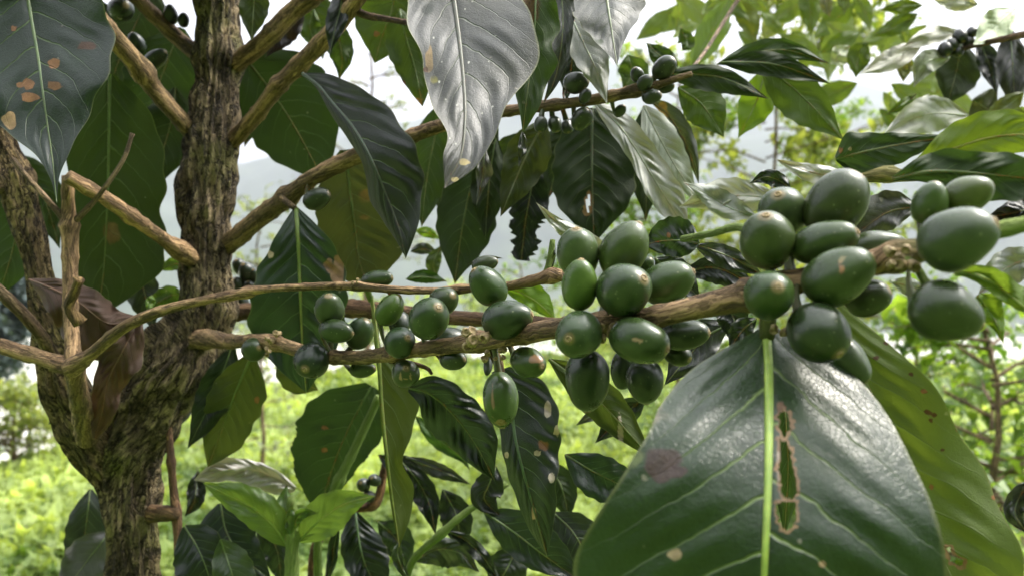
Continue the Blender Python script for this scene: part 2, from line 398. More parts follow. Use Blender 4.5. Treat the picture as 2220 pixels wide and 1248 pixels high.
def leaf(parent, mid, wA, wB=None, zA=0.0, zB=0.0, under=False, col=DARK, ny=44, nx=9, wav=0.12, nw=3.0, quilt=0.035,
         jag=0.0, spots=(), holes=(), mat=None, rib=0.55, label=None, name='leaf', ribcol=None, seed=None, outline=0.035, sheen=None):
    """mid: midrib points (x px, y px, distance cm) from stalk to tip; wA / wB: half widths in px (scalar or list);
    A is the right side of a leaf that hangs down, the upper side of one that points right."""
    rs = random.Random(seed if seed is not None else int(sum(abs(c) for c in mid[0]) * 7 + mid[-1][0]))
    q = spline(mid, ny + 1)
    if wB is None: wB = wA
    A = interp1([p * wA for p in PROF] if np.isscalar(wA) else wA, ny + 1)
    B = interp1([p * wB for p in PROF] if np.isscalar(wB) else wB, ny + 1)
    v = np.linspace(0, 1, ny + 1)
    ph1, ph2 = rs.random() * 6.28, rs.random() * 6.28
    env = np.sin(np.pi * np.clip(v, 0, 1)) ** 0.5
    A = A * (1 + outline * np.sin(2*np.pi*nw*2.1*v + ph1) * env); B = B * (1 + outline * np.sin(2*np.pi*nw*2.3*v + ph2) * env)
    if jag:
        jr = np.array([rs.random() for _ in range(ny + 1)]); jr2 = np.array([rs.random() for _ in range(ny + 1)])
        A = A * (1 - jag * jr * (v > 0.45)); B = B * (1 - jag * jr2 * (v > 0.45))
    T = np.gradient(q[:, :2], axis=0)
    k = max(1, ny // 10); ker = np.ones(2*k+1) / (2*k+1)
    T = np.stack([np.convolve(np.pad(T[:, c], k, mode='edge'), ker, 'valid') for c in (0, 1)], 1)
    T /= np.maximum(np.linalg.norm(T, axis=1), 1e-9)[:, None]
    N = np.stack([T[:, 1], -T[:, 0]], 1)
    u = np.linspace(-1, 1, 2 * nx + 1)
    U, V = np.meshgrid(u, v)
    W = np.where(U >= 0, A[:, None], B[:, None])
    PX = q[:, 0:1] + U * W * N[:, 0:1]; PY = q[:, 1:2] + U * W * N[:, 1:2]
    s_cm = 100 * KW * q[:, 2:3] * 0.01 / 2220
    aU = np.abs(U)
    Wn = W / max(A.max(), B.max(), 1e-6)
    dz = np.where(U >= 0, zA, zB) * aU ** 1.25 * np.where(U >= 0, A[:, None] / max(A.max(), 1e-6), B[:, None] / max(B.max(), 1e-6))
    phs = np.where(U >= 0, ph1, ph2)
    dz = dz + wav * np.sin(2*np.pi*nw*V + phs + 1.2*aU) * aU ** 2 * np.clip(Wn * 1.6, 0, 1)
    s = 9 * V - 2.3 * aU ** 1.25 + np.where(U > 0, 0.35, 0.0)
    bx0 = rs.random() * 50
    irr = np.array([[mn.noise(Vector((bx0 + uu * 1.6, vv * 5.5, 3))) for uu in u] for vv in v])
    bul = np.clip(0.55 + 1.6 * irr, 0.05, 1.6) * np.cos(2*np.pi*(s + 0.25 * irr)) * np.clip(aU * 3.2, 0, 1) * (1 - aU ** 3) * np.clip(Wn * 1.5, 0, 1)
    dz = dz + (quilt if under else -quilt) * bul * (-1)
    dz = dz + (0.05 if not under else -0.02) * np.exp(-(aU * W / 9.0) ** 2) * (Wn > 0)
    # slow irregular buckling
    bx = rs.random() * 50
    buck = np.array([[mn.noise(Vector((bx + uu * 1.3, vv * 3.0, 0))) for uu in u] for vv in v])
    dz = dz + buck * (0.20 + 1.4 * quilt) * np.clip(Wn * 2, 0, 1)
    D = q[:, 2:3] + dz
    verts = P(PX, PY, D).reshape(-1, 3)
    w = 2 * nx + 1
    ii, jj = np.meshgrid(np.arange(ny), np.arange(2 * nx), indexing='ij')
    a0 = (ii * w + jj).ravel()
    F = np.stack([a0, a0 + 1, a0 + w + 1, a0 + w], 1)
    e1 = verts[F[:, 2]] - verts[F[:, 0]]; e2 = verts[F[:, 3]] - verts[F[:, 1]]
    nrm = np.cross(e1, e2).sum(0)
    view = verts.mean(0) - np.array([0, 0, CAM_H])
    facing = np.dot(nrm, view) < 0
    if facing == under: F = F[:, ::-1]
    px, py = PX.ravel(), PY.ravel()
    stain = np.zeros((len(verts), 4), np.float32)
    for sp in spots:
        x, y, rx, ry = sp[:4]; c = sp[4] if len(sp) > 4 else (0.30, 0.16, 0.08); st = sp[5] if len(sp) > 5 else 1.0
        dd = np.sqrt(((px - x) / rx) ** 2 + ((py - y) / ry) ** 2)
        wob = np.array([mn.noise(Vector(((X - x) * 1.1 / rx, (Y - y) * 1.1 / ry, x * 0.37))) for X, Y in zip(px, py)]) * 0.5 if len(px) > 0 else 0
        al = np.clip(1.35 - (dd + wob), 0, 1) * st
        m = al > stain[:, 3]
        stain[m, :3] = c; stain[m, 3] = al[m]
    for hp in holes:
        cx = px[F].mean(1); cy = py[F].mean(1)
        cut = inpoly(cx, cy, hp)
        hp_ = np.asarray(hp, float)
        dist = np.full(px.shape, 1e9)
        for i in range(len(hp_)):
            p0, p1 = hp_[i], hp_[(i + 1) % len(hp_)]
            dv = p1 - p0; tt = np.clip(((px - p0[0]) * dv[0] + (py - p0[1]) * dv[1]) / max(dv @ dv, 1e-9), 0, 1)
            dist = np.minimum(dist, np.hypot(px - p0[0] - tt * dv[0], py - p0[1] - tt * dv[1]))
        jn = np.array([mn.noise(Vector((X * 0.11, Y * 0.11, 1))) for X, Y in zip(px, py)])
        al = np.clip(1.1 - dist / np.clip(9.0 + 11 * jn, 2, 18), 0, 1)
        m = al > stain[:, 3]; stain[m, :3] = (0.26, 0.16, 0.08); stain[m, 3] = al[m]
        F = F[~cut]
    uv = np.stack([0.5 + 0.5 * U, V], -1).reshape(-1, 2)
    o = mesh_obj(name, verts, F.tolist(), mat or M_LEAF, parent, origin=verts[nx], uv=uv, stain=stain, color=tuple(c * LK * min(1.6, (max(col[1], 0.012) / 0.085) ** 0.26) for c in col) + (1,))
    if label: o['label'] = label
    if rib:
        # midrib: a tapering cord, half sunk in the blade
        mv = P(q[:, 0], q[:, 1], D[:, nx])
        r0 = rib * 0.001
        rr = r0 * (1 - 0.82 * v)
        Tm = np.gradient(mv, axis=0); Tm /= np.maximum(np.linalg.norm(Tm, axis=1), 1e-9)[:, None]
        vs = []; fs = []; sg = 6
        for i in range(ny + 1):
            a = np.cross(Tm[i], np.array([0, 1, 0.0])); a /= max(np.linalg.norm(a), 1e-9); b = np.cross(Tm[i], a)
            for kk in range(sg):
                th = 2 * math.pi * kk / sg
                vs.append(mv[i] + (a * math.cos(th) + b * math.sin(th) * 0.7) * rr[i])
        for i in range(ny):
            for kk in range(sg):
                k2 = (kk + 1) % sg
                fs.append((i*sg+kk, i*sg+k2, (i+1)*sg+k2, (i+1)*sg+kk))
        fs.append(tuple(range(sg))); fs.append(tuple(ny*sg + kk for kk in range(sg)))
        rc = ribcol or tuple(0.45 * a + 0.55 * b for a, b in zip(col, RIBC)) + (1,)
        mesh_obj('midrib', vs, fs, M_RIB, o, origin=verts[nx], color=(*rc[:3], 1))
    return o

# ------------------------------------------------------------------ cherries
CG = (0.045, 0.088, 0.026)
def cherry(parent, cx, cy, d, a, b, tx, ty, col=CG, calyx=True, stains=(), label=None, away=False, anchors=None):
    """cx,cy px and distance of the centre; a/b half width / half length px; tx,ty where the scar shows"""
    s = KW * d * 0.01 / 2220
    c = P(cx, cy, d)
    ox, oy = tx - cx, ty - cy; t = math.hypot(ox, oy)
    b = max(b, a * 1.08); k = min(t / b, 1.0)
    dep = math.sqrt(max(0, 1 - k * k)) * (1 if away else -1)
    if t < 1e-6: ax = np.array([0, dep, 0.0])
    else: ax = np.array([ox / t * k, dep, -oy / t * k])
    ax /= np.linalg.norm(ax)
    e1 = np.cross(ax, (0.3, 0.9, 0.2)); e1 /= np.linalg.norm(e1); e2 = np.cross(ax, e1)
    rs = random.Random(int(cx * 13 + cy)); off = rs.random() * 100
    nu, nv = 30, 20; fl = 1 - 0.07 * rs.random()
    verts = []; tip = []; ang = []; tw = rs.random() * 6.28
    pw = 0.90 + 0.12 * rs.random(); sh = rs.uniform(-0.13, 0.0)
    for i in range(nv + 1):
        ph = math.pi * i / nv
        z = math.cos(ph); r = math.sin(ph) ** pw * (1 + sh * z)
        for j in range(nu):
            th = 2 * math.pi * j / nu
            x, y = r * math.cos(th + tw), r * math.sin(th + tw) * fl
            n = mn.noise(Vector((x * 1.1 + off, y * 1.1, z * 1.1))) * 0.075
            # the two seeds inside leave a very shallow seam
            seam = -0.02 * math.exp(-((math.cos(th)) / 0.10) ** 2) * math.sin(ph)
            m = 1 + n + seam
            verts.append(c + (e1 * x + e2 * y) * a * s * m + ax * z * b * s * (1 + n * 0.4))
            tip.append(ph / 1.0); ang.append(j / nu)
    f = [(i*nu+j, (i+1)*nu+j, (i+1)*nu+(j+1) % nu, i*nu+(j+1) % nu) for i in range(nv) for j in range(nu)]
    stn = np.zeros((len(verts), 4), np.float32)
    if stains:
        V = np.asarray(verts); px = 1110 + V[:, 0] / (KW * V[:, 1] / 2220); py = 624 - (V[:, 2] - CAM_H) / (KW * V[:, 1] / 2220)
        front = V[:, 1] < c[1]
        for (x, y, rx, ry, cc) in stains:
            dd = np.hypot((px - x) / rx, (py - y) / ry); al = np.clip(1.3 - dd, 0, 1) * front
            m = al > stn[:, 3]; stn[m, :3] = cc; stn[m, 3] = al[m]
    jit = 0.78 + 0.44 * rs.random(); warm = rs.uniform(0.75, 1.35)
    o = mesh_obj('coffee_cherry', verts, f, M_CHERRY, parent, origin=c, attrs={'tip': tip, 'ang': ang}, stain=stn, color=(col[0]*jit*0.66, col[1]*jit*0.62, col[2]*jit*0.54*warm, 1))
    if label: o['label'] = label
    if anchors is not None:
        # the short stalk that holds the fruit to its node
        bp = c - ax * b * s * 0.96; dd = np.linalg.norm(anchors - bp, axis=1); k0 = int(dd.argmin())
        if 0.0015 < dd[k0] < 0.022:
            e = anchors[k0]; vs = []; fs = []; sg = 8
            for i in range(5):
                f_ = i / 4; m_ = bp + (e - bp) * f_ + ax * -0.0008 * math.sin(f_ * 3.14); r_ = 0.0013 - 0.0003 * math.sin(f_ * 3.14)
                for j in range(sg):
                    th = 6.2832 * j / sg; vs.append(m_ + (e1 * math.cos(th) + e2 * math.sin(th)) * r_)
            for i in range(4):
                for j in range(sg): fs.append((i*sg+j, i*sg+(j+1) % sg, (i+1)*sg+(j+1) % sg, (i+1)*sg+j))
            mesh_obj('stalk', vs, fs, M_RIB, o, origin=bp, color=(0.06, 0.07, 0.025, 1))
    if calyx:
        # small raised ring with a sunken middle
        prof = [(0.125, -0.012), (0.155, 0.02), (0.12, 0.055), (0.08, 0.035), (0.055, 0.005), (0.035, 0.03), (0.0, 0.035)]
        vs = []; fs = []; sg = 16; ra = a * s * 0.98
        top = c + ax * b * s * 0.985
        for (pr, ph) in prof:
            for j in range(sg):
                th = 2 * math.pi * j / sg
                wob = 1 + 0.10 * mn.noise(Vector((math.cos(th) * 1.5 + off, math.sin(th) * 1.5, pr * 9)))
                vs.append(top + (e1 * math.cos(th) + e2 * math.sin(th)) * pr * ra * wob + ax * ph * ra)
        for i in range(len(prof) - 1):
            for j in range(sg): fs.append((i*sg+j, i*sg+(j+1) % sg, (i+1)*sg+(j+1) % sg, (i+1)*sg+j))
        mesh_obj('calyx_scar', vs, fs, M_CALYX, o, origin=top)
    return o
# ------------------------------------------------------------------ the setting
def terrain_z(x, y):
    r = np.hypot(x, y); az = np.arctan2(x, y)
    edge = np.interp(az, [-1.2, -0.5, -0.42, -0.28, -0.1, 0.2, 0.6, 1.2], [3.6, 4.1, 4.6, 7.0, 8.4, 9.5, 10, 10]) + 0.3 * np.sin(az * 9)
    edge = np.where(np.cos(az) < 0.3, 40.0, edge)
    z = 0.05 * np.sin(x * 1.7) * np.sin(y * 1.3 + 1) + 0.02 * np.sin(x * 5 + y * 3)
    drop = np.clip(r - edge, 0, None)
    z = z * np.clip(1.3 - drop * 0.1, 0, 1) - np.minimum(drop * 0.62, 34.0) * np.clip(drop / 2.0, 0, 1) ** 0.5
    # unseen slope added behind the viewer to darken what the leaves reflect
    z = z + np.clip(np.clip(-y - 0.9, 0, None) * 0.95, 0, 90)
    return z
def build_ground():
    rr = np.concatenate([[0.0], np.geomspace(0.15, 3100, 150)]); na = 240
    aa = np.linspace(-math.pi, math.pi, na, endpoint=False)
    V = [(0, 0, float(terrain_z(np.array(0.0), np.array(0.01))))]; 
    for r in rr[1:]:
        x, y = r * np.sin(aa), r * np.cos(aa); z = terrain_z(x, y)
        V += list(zip(x, y, z))
    F = [(0, 1 + j, 1 + (j + 1) % na) for j in range(na)]
    for i in range(len(rr) - 2):
        o0 = 1 + i * na; o1 = o0 + na
        F += [(o0 + j, o1 + j, o1 + (j + 1) % na, o0 + (j + 1) % na) for j in range(na)]
    g = NT('grassy_ground'); geo = g.n('ShaderNodeNewGeometry'); sx = g.n('ShaderNodeSeparateXYZ'); g.L(geo.outputs['Position'], sx.inputs[0])
    p = geo.outputs['Position']
    near = g.ramp(g.noise(9, 5, p), [(0.3, (0.035, 0.06, 0.014)), (0.55, (0.09, 0.15, 0.026)), (0.72, (0.16, 0.19, 0.06))])
    far = g.ramp(g.noise(0.045, 4, p, 0.6, 1.0), [(0.34, (0.20, 0.26, 0.14)), (0.44, (0.50, 0.50, 0.42)), (0.6, (0.66, 0.64, 0.56))])  # pale valley floor: low white fog put into the ground colour
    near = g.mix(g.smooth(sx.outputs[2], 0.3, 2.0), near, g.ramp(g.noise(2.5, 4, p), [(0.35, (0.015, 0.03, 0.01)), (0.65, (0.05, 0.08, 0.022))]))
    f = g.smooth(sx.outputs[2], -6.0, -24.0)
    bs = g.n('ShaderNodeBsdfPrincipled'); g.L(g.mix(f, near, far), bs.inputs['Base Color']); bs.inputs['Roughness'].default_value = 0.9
    bs.inputs['Specular IOR Level'].default_value = 0.2
    g.L(bs.outputs[0], g.out.inputs['Surface'])
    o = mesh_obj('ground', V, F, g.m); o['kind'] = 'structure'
build_ground()
def build_hills():
    na, nr = 220, 46
    aa = np.linspace(-1.15, 1.15, na); V = []; F = []
    for i in range(nr):
        t = i / (nr - 1); r = 650 + 1150 * t
        for a in aa:
            ridge = 0.225 + 0.05 * math.sin(a * 3.1 + 0.6) + 0.02 * math.sin(a * 9 + 1) + 0.012 * math.sin(a * 23)
            x, y = r * math.sin(a), r * math.cos(a)
            h = ridge * 1500 * math.sin(math.pi / 2 * min(1, t / 0.75)) ** 1.15 * (1 if t < 0.75 else 1 - 0.5 * (t - 0.75))
            n = mn.noise(Vector((x * 0.006, y * 0.006, 0.3))) * 40 + mn.noise(Vector((x * 0.02, y * 0.02, 2.3))) * 12
            V.append((x, y, -36 + h + n * min(1, t * 5)))
    for i in range(nr - 1):
        for j in range(na - 1): F.append((i*na+j, (i+1)*na+j, (i+1)*na+j+1, i*na+j+1))
    g = NT('forested_hill'); geo = g.n('ShaderNodeNewGeometry')
    c = g.ramp(g.noise(0.02, 6, geo.outputs['Position'], 0.7), [(0.35, (0.02, 0.04, 0.02)), (0.6, (0.06, 0.09, 0.04)), (0.75, (0.14, 0.15, 0.08))])
    bs = g.n('ShaderNodeBsdfPrincipled'); g.L(c, bs.inputs['Base Color']); bs.inputs['Roughness'].default_value = 0.95
    g.L(bs.outputs[0], g.out.inputs['Surface'])
    o = mesh_obj('hills', V, F, g.m); o['kind'] = 'structure'
build_hills()

def blades(name, base, nrm_h, width, lean_az, lean, shade, mat, parent=None, origin=None, leafy=False):
    """many small blades or leaves as one mesh: base points (N,3), lengths, widths, direction and lean"""
    N = len(base)
    dx, dy = np.sin(lean_az), np.cos(lean_az)
    side = np.stack([dy, -dx, np.zeros(N)], 1)
    def pt(t, lf):
        return np.stack([dx * lf, dy * lf, np.zeros(N)], 1) + np.stack([np.zeros(N), np.zeros(N), t], 1)
    p1 = base + pt(nrm_h * 0.45 * np.cos(lean * .5), nrm_h * 0.45 * np.sin(lean * .5))
    p2 = base + pt(nrm_h * 0.45 * np.cos(lean * .5) + nrm_h * 0.55 * np.cos(lean * 1.5), nrm_h * 0.45 * np.sin(lean * .5) + nrm_h * 0.55 * np.sin(lean * 1.5))
    w = side * width[:, None] * 0.5
    k0 = 0.15 if leafy else 0.8
    sag = np.zeros((N, 3)); sag[:, 2] = -width * 0.18 if leafy else 0
    V = np.stack([base - w * k0, base + w * k0, p1 + w, p1 + sag, p1 - w, p2], 1).reshape(-1, 3)
    i = np.arange(N) * 6
    F = np.concatenate([np.stack([i, i+3, i+4], 1), np.stack([i, i+1, i+3], 1), np.stack([i+1, i+2, i+3], 1), np.stack([i+4, i+3, i+5], 1), np.stack([i+3, i+2, i+5], 1)])
    return mesh_obj(name, V, F.tolist(), mat, parent, origin=origin, smooth=False, attrs={'shade': np.repeat(shade, 6)})

M_GRASS = foliage_material('grass_blades', (0.065, 0.12, 0.016), (0.44, 0.53, 0.16), 0.5, 0.4)
def build_grass():
    rs = np.random.RandomState(3); N = 110000
    r = 1.0 + 9.6 * rs.rand(N) ** 1.2; a = rs.uniform(-0.85, 0.85, N)
    x, y = r * np.sin(a), r * np.cos(a); z = terrain_z(x, y)
    clump = 0.5 + 0.5 * np.sin(x * 3.1 + 1.3 * np.sin(y * 2.3)) * np.sin(y * 3.7 + np.sin(x * 2))
    h = (0.035 + 0.06 * rs.rand(N)) * (0.6 + 0.8 * clump) * (0.8 + 0.05 * r)
    wide = rs.rand(N) < 0.62
    w = np.where(wide, 0.018 + 0.020 * rs.rand(N), 0.004 + 0.004 * rs.rand(N)) * (0.8 + 0.06 * r)
    lean = np.where(wide, rs.uniform(0.5, 1.3, N), rs.uniform(0.05, 0.9, N))
    patch = np.array([mn.noise(Vector((X * 1.6, Y * 1.1, 5.0))) + 0.9 * mn.noise(Vector((X * 6, Y * 4, 9.0))) for X, Y in zip(x, y)])
    sh = np.clip(0.34 + 0.75 * patch + 0.25 * clump * rs.rand(N) + 0.35 * (rs.rand(N) - 0.3), 0, 1); h = h * (1 + 0.7 * np.clip(patch, -0.6, 0.8))
    o = blades('grass', np.stack([x, y, z - 0.004], 1), h, w, rs.uniform(0, 6.28, N), lean, sh, M_GRASS)
    o['kind'] = 'stuff'; o['label'] = 'bright green grass and low weeds covering the slope'
build_grass()

# small background trees and shrubs: limbs as one trunk mesh, leaves as one crown mesh
def bgtree(name, label, cat, base, height, seed, nbranch, nleaf, lsize, mat, spread=0.5, droop=0.6, thick=0.02, trunkcol=(1, 1, 1, 1), lw=0.42, lo=0.25, group=None, tilt=(0, 0), noise_dir=0.35):
    rs = random.Random(seed); rn = np.random.RandomState(seed)
    t = thing(name, label, cat, base, group)
    b = np.array(base, float)
    segs = []
    top = b + np.array([tilt[0], tilt[1], height])
    main = [b + (top - b) * k / 6 + np.array([rs.uniform(-1, 1), rs.uniform(-1, 1), 0]) * height * 0.02 * (k > 0) for k in range(7)]
    segs.append((main, thick, thick * 0.3))
    ends = []
    for i in range(nbranch):
        k = lo + (1 - lo) * (i + rs.random()) / nbranch
        s0 = b + (top - b) * k; az = rs.random() * 6.28; ln = spread * (1.15 - 0.6 * k) * rs.uniform(0.6, 1.2)
        rise = rs.uniform(0.1, 0.7)
        pts = [s0]
        for m in range(1, 5):
            f = m / 4
            pts.append(s0 + np.array([math.sin(az) * ln * f, math.cos(az) * ln * f, ln * (rise * f - droop * 0.5 * f * f)]) + np.array([rs.uniform(-1, 1) for _ in range(3)]) * ln * 0.05)
        segs.append((pts, thick * 0.35, thick * 0.08)); ends.append(pts)
        for q in range(2):
            m = rs.randint(1, 3); az2 = az + rs.uniform(-1.1, 1.1); l2 = ln * rs.uniform(0.3, 0.6)
            p2 = [pts[m] + np.array([math.sin(az2) * l2 * f, math.cos(az2) * l2 * f, l2 * (0.3 * f - droop * 0.4 * f * f)]) for f in (0, .33, .66, 1)]
            segs.append((p2, thick * 0.18, thick * 0.06)); ends.append(p2)
    V = []; F = []; sg = 6
    for pts, r0, r1 in segs:
        o0 = len(V); n = len(pts)
        for i, p in enumerate(pts):
            r = r0 + (r1 - r0) * i / (n - 1)
            tv = pts[min(i+1, n-1)] - pts[max(i-1, 0)]; tv = tv / max(np.linalg.norm(tv), 1e-9)
            a = np.cross(tv, (0.13, 0.9, 0.31)); a /= np.linalg.norm(a); c = np.cross(tv, a)
            for k in range(sg): V.append(p + (a * math.cos(6.2832*k/sg) + c * math.sin(6.2832*k/sg)) * r)
        for i in range(n - 1):
            for k in range(sg): F.append((o0+i*sg+k, o0+i*sg+(k+1) % sg, o0+(i+1)*sg+(k+1) % sg, o0+(i+1)*sg+k))
    uv = [(v[0], v[2]) for v in V]
    mesh_obj('trunk', V, F, M_TWIG, t, origin=b, uv=uv, attrs={'young': np.zeros(len(V))}, color=trunkcol)
    B = []; 
    for i in range(nleaf):
        pts = ends[rs.randrange(len(ends))]; f = (0.25 + 0.75 * rs.random()) * (len(pts) - 1); k = min(int(f), len(pts) - 2)
        B.append(pts[k] + (pts[k+1] - pts[k]) * (f - k) + np.array([rs.gauss(0, 1) for _ in range(3)]) * lsize * noise_dir)
    B = np.array(B); L = lsize * rn.uniform(0.55, 1.2, nleaf)
    o = blades('crown', B, L, L * lw, rn.uniform(0, 6.28, nleaf), rn.uniform(0.7, 1.9, nleaf), rn.rand(nleaf), mat, t, origin=b, leafy=True)
    return t
M_FB = foliage_material('fresh_foliage', (0.06, 0.13, 0.015), (0.20, 0.30, 0.04), 0.4, 0.4)
M_FD = foliage_material('dark_foliage', (0.012, 0.03, 0.016), (0.04, 0.07, 0.04), 0.5, 0.2)
M_FB2 = foliage_material('blue_green_foliage', (0.06, 0.09, 0.088), (0.11, 0.145, 0.145), 0.7, 0.2)
M_FY = foliage_material('pale_yellow_foliage', (0.09, 0.14, 0.02), (0.32, 0.36, 0.10), 0.4, 0.45)
M_FP = foliage_material('pale_foliage', (0.10, 0.13, 0.06), (0.26, 0.30, 0.16), 0.5, 0.4)
def at(px, dist):      # ground point under a photograph column at a distance in metres
    x = (px - 1110) / 2220 * KW * dist
    return (x, dist, float(terrain_z(np.array(x), np.array(dist))))

bgtree('sparse_tree', 'thin pale tree with sparse small leaves behind the long pale hanging leaf', 'tree', at(1470, 3.6), 1.75, 21, 30, 1900, 0.08, M_FB, 0.55, 0.5, 0.013, group='thin trees beyond the coffee plants')
bgtree('sparse_tree', 'thin tree with yellow-green drooping leaves, bright sky behind its top', 'tree', at(1660, 3.0), 2.05, 22, 36, 2600, 0.085, M_FY, 0.7, 0.7, 0.012, group='thin trees beyond the coffee plants')
bgtree('sparse_tree', 'thin tree with scattered leaves between the round cherry pair and the pale cluster', 'tree', at(1830, 4.2), 1.75, 23, 30, 1700, 0.085, M_FB, 0.6, 0.4, 0.012, group='thin trees beyond the coffee plants')
bgtree('sparse_tree', 'faint grey-green tree seen through the gap left of the big silvery leaf', 'tree', at(800, 7.0), 3.1, 24, 20, 500, 0.09, M_FP, 0.9, 0.5, 0.03)
bgtree('conifer', 'dark blue-green tree behind the stems at the left edge', 'tree', at(-40, 11.0), 6.7, 25, 60, 9000, 0.20, M_FB2, 0.95, 0.5, 0.06, lw=0.35, noise_dir=0.6, lo=0.76)
bgtree('bush', 'pale feathery bush on the grass at the left edge', 'bush', at(30, 3.7), 0.34, 26, 40, 2600, 0.05, M_FY, 0.34, 0.5, 0.016, lo=0.02)
bgtree('bush', 'leafy yellow-green bush at the right edge below the blurred cherry', 'bush', at(2150, 1.7), 0.74, 27, 34, 900, 0.075, M_FB, 0.42, 0.6, 0.014, lo=0.02, group='weedy bushes on the right')
bgtree('bush', 'low weedy bush between the big leaf and the right edge', 'bush', at(1990, 2.5), 0.66, 28, 34, 1000, 0.065, M_FB, 0.5, 0.6, 0.014, lo=0.02, group='weedy bushes on the right')
bgtree('bush', 'small green bush seen under the branch between trunk and hanging leaves', 'bush', at(565, 3.0), 1.12, 29, 18, 260, 0.07, M_FP, 0.26, 0.5, 0.010, lo=0.1)
for (wp, wd, wh, wsd) in [(250, 5.4, 0.34, 41), (420, 6.2, 0.42, 42), (640, 7.2, 0.5, 43), (820, 7.6, 0.46, 44), (1010, 8.2, 0.6, 45), (1230, 8.4, 0.5, 46), (1380, 8.0, 0.62, 47)]:
    bgtree('weed', 'leafy yellow-green weed clump at the far edge of the grassy slope', 'weed', at(wp, wd), wh * 1.35, wsd, 26, 700, 0.10, M_GRASS, 0.62, 0.4, 0.01, lo=0.02, group='weed clumps along the edge of the slope')
bgtree('bush', 'distant green sprig in the white gap right of the cherries in the middle', 'bush', at(1130, 4.5), 0.92, 30, 14, 150, 0.07, M_FB, 0.34, 0.5, 0.012, lo=0.1)

# ------------------------------------------------------------------ the main coffee tree
tree = thing('coffee_tree', 'mossy coffee tree with forked trunk, green cherries and large glossy leaves', 'tree', (float(P(300, 624, 40)[0]), 0.40, 0.0))
gx = P(300, 624, 40)[0]
def trunk_pts(l): return l
# trunk continues down to the ground
tube('trunk', [(500, -1500, 42, 40), (490, -900, 40.5, 62), (480, -400, 39.2, 84), (474, -60, 38.5, 96), (470, 60, 38.5, 98), (468, 200, 38.2, 100), (462, 300, 38, 112), (451, 400, 38, 118), (450, 500, 38, 104), (448, 600, 38, 108), (441, 690, 38, 118), (405, 760, 38, 158), (350, 830, 38, 166), (314, 910, 38, 152), (284, 1000, 38, 128), (279, 1080, 38, 112), (285, 1160, 38, 106), (289, 1260, 38, 100), (300, 1500, 39, 140), (305, 2400, 40, 160), (300, 4120, 40, 210)],
     M_TRUNK, tree, seg=110, step=0.0009, rough=0.03, rfreq=150, ridges=0.26, nodes=[(440, 310, 26), (400, 560, 22), (500, 420, 14), (352, 1110, 20), (420, 770, 40), (250, 960, 30), (330, 930, 22), (480, 130, 22)], nodeamp=0.13)
tube('trunk', [(-240, -900, 36, 40), (-190, -400, 35.8, 56), (-105, 0, 35.6, 70), (-50, 180, 35.5, 74), (-12, 290, 35.5, 78), (30, 390, 35.5, 74), (58, 480, 35.5, 62), (80, 560, 35.5, 54), (96, 650, 35.6, 62), (118, 750, 36, 82), (150, 860, 36.6, 98), (206, 960, 37.6, 112), (265, 1040, 38.2, 104)],
     M_TRUNK, tree, seg=72, step=0.0010, rough=0.03, ridges=0.2, nodes=[(30, 385, 26), (120, 740, 30), (175, 905, 26)], nodeamp=0.16, color=(1.15, 1.08, 0.95, 1))['label'] = 'smaller left stem of the forked trunk'
def br(pts, **k): return tube('branch', pts, k.pop('mat', M_TWIG), tree, **k)
MB_PTS = [(430, 735, 37, 44), (462, 735, 36, 40), (500, 740, 34.5, 32), (560, 738, 32.5, 28), (600, 744, 31.5, 30), (690, 770, 29.5, 31), (780, 774, 28.2, 31), (850, 765, 27.2, 31), (950, 752, 25.6, 35), (1040, 740, 24.2, 38), (1130, 726, 22.8, 42), (1200, 712, 21.5, 45), (1300, 702, 20.2, 46), (1400, 690, 19.2, 48), (1500, 668, 18.4, 52), (1610, 643, 17.6, 62), (1700, 618, 17.1, 54), (1800, 592, 16.6, 50), (1900, 568, 16, 50), (1945, 556, 15.7, 60), (2000, 542, 15.4, 52), (2080, 525, 15.1, 42), (2165, 500, 14.9, 36), (2300, 468, 14.5, 32)]
main_branch = br(MB_PTS,
   seg=28, step=0.0009, rough=0.05, nodes=[(585, 738, 22), (850, 765, 22), (1030, 738, 26), (1310, 700, 30), (1680, 622, 40), (1940, 558, 34), (2080, 525, 24), (1620, 640, 14)], young=(1930, 2120), nodeamp=0.28, color=(1.25, 1.2, 1.1, 1))
main_branch['label'] = 'long fruiting branch carrying the cherry clusters'
br([(155, 797, 30.6, 34), (200, 765, 30.1, 27), (260, 715, 29.5, 26), (330, 680, 29.1, 24), (420, 655, 29, 20), (530, 635, 28.8, 23), (560, 628, 28.6, 17), (650, 622, 28, 16), (760, 620, 27.5, 18), (860, 628, 27, 17), (960, 630, 26.5, 16), (1000, 626, 26, 18), (1100, 620, 25.5, 20), (1180, 602, 25, 26), (1195, 598, 25, 29), (1222, 597, 24.8, 24)], seg=16, step=0.0012, nodes=[(540, 632, 14), (775, 620, 14), (995, 626, 16), (1195, 598, 16), (160, 795, 26)], rough=0.07, color=(1.4, 1.32, 1.2, 1))
br([(-80, 725, 31.2, 34), (20, 755, 31, 34), (80, 772, 30.8, 33), (158, 797, 30.6, 38)], seg=16, nodes=[(60, 765, 10), (130, 788, 10)], nodeamp=0.15, color=(1.4, 1.32, 1.2, 1))
br([(190, 950, 36.2, 46), (178, 890, 34, 42), (168, 840, 32, 38), (162, 797, 30.8, 36), (157, 740, 31, 31), (153, 660, 31.4, 30), (152, 580, 31.6, 31), (152, 510, 31.6, 34), (150, 480, 31.6, 32), (147, 430, 31.4, 25), (147, 382, 31.2, 24)], seg=18, nodes=[(152, 488, 14), (164, 797, 14)], nodeamp=0.25, rough=0.04, color=(1.4, 1.32, 1.2, 1))
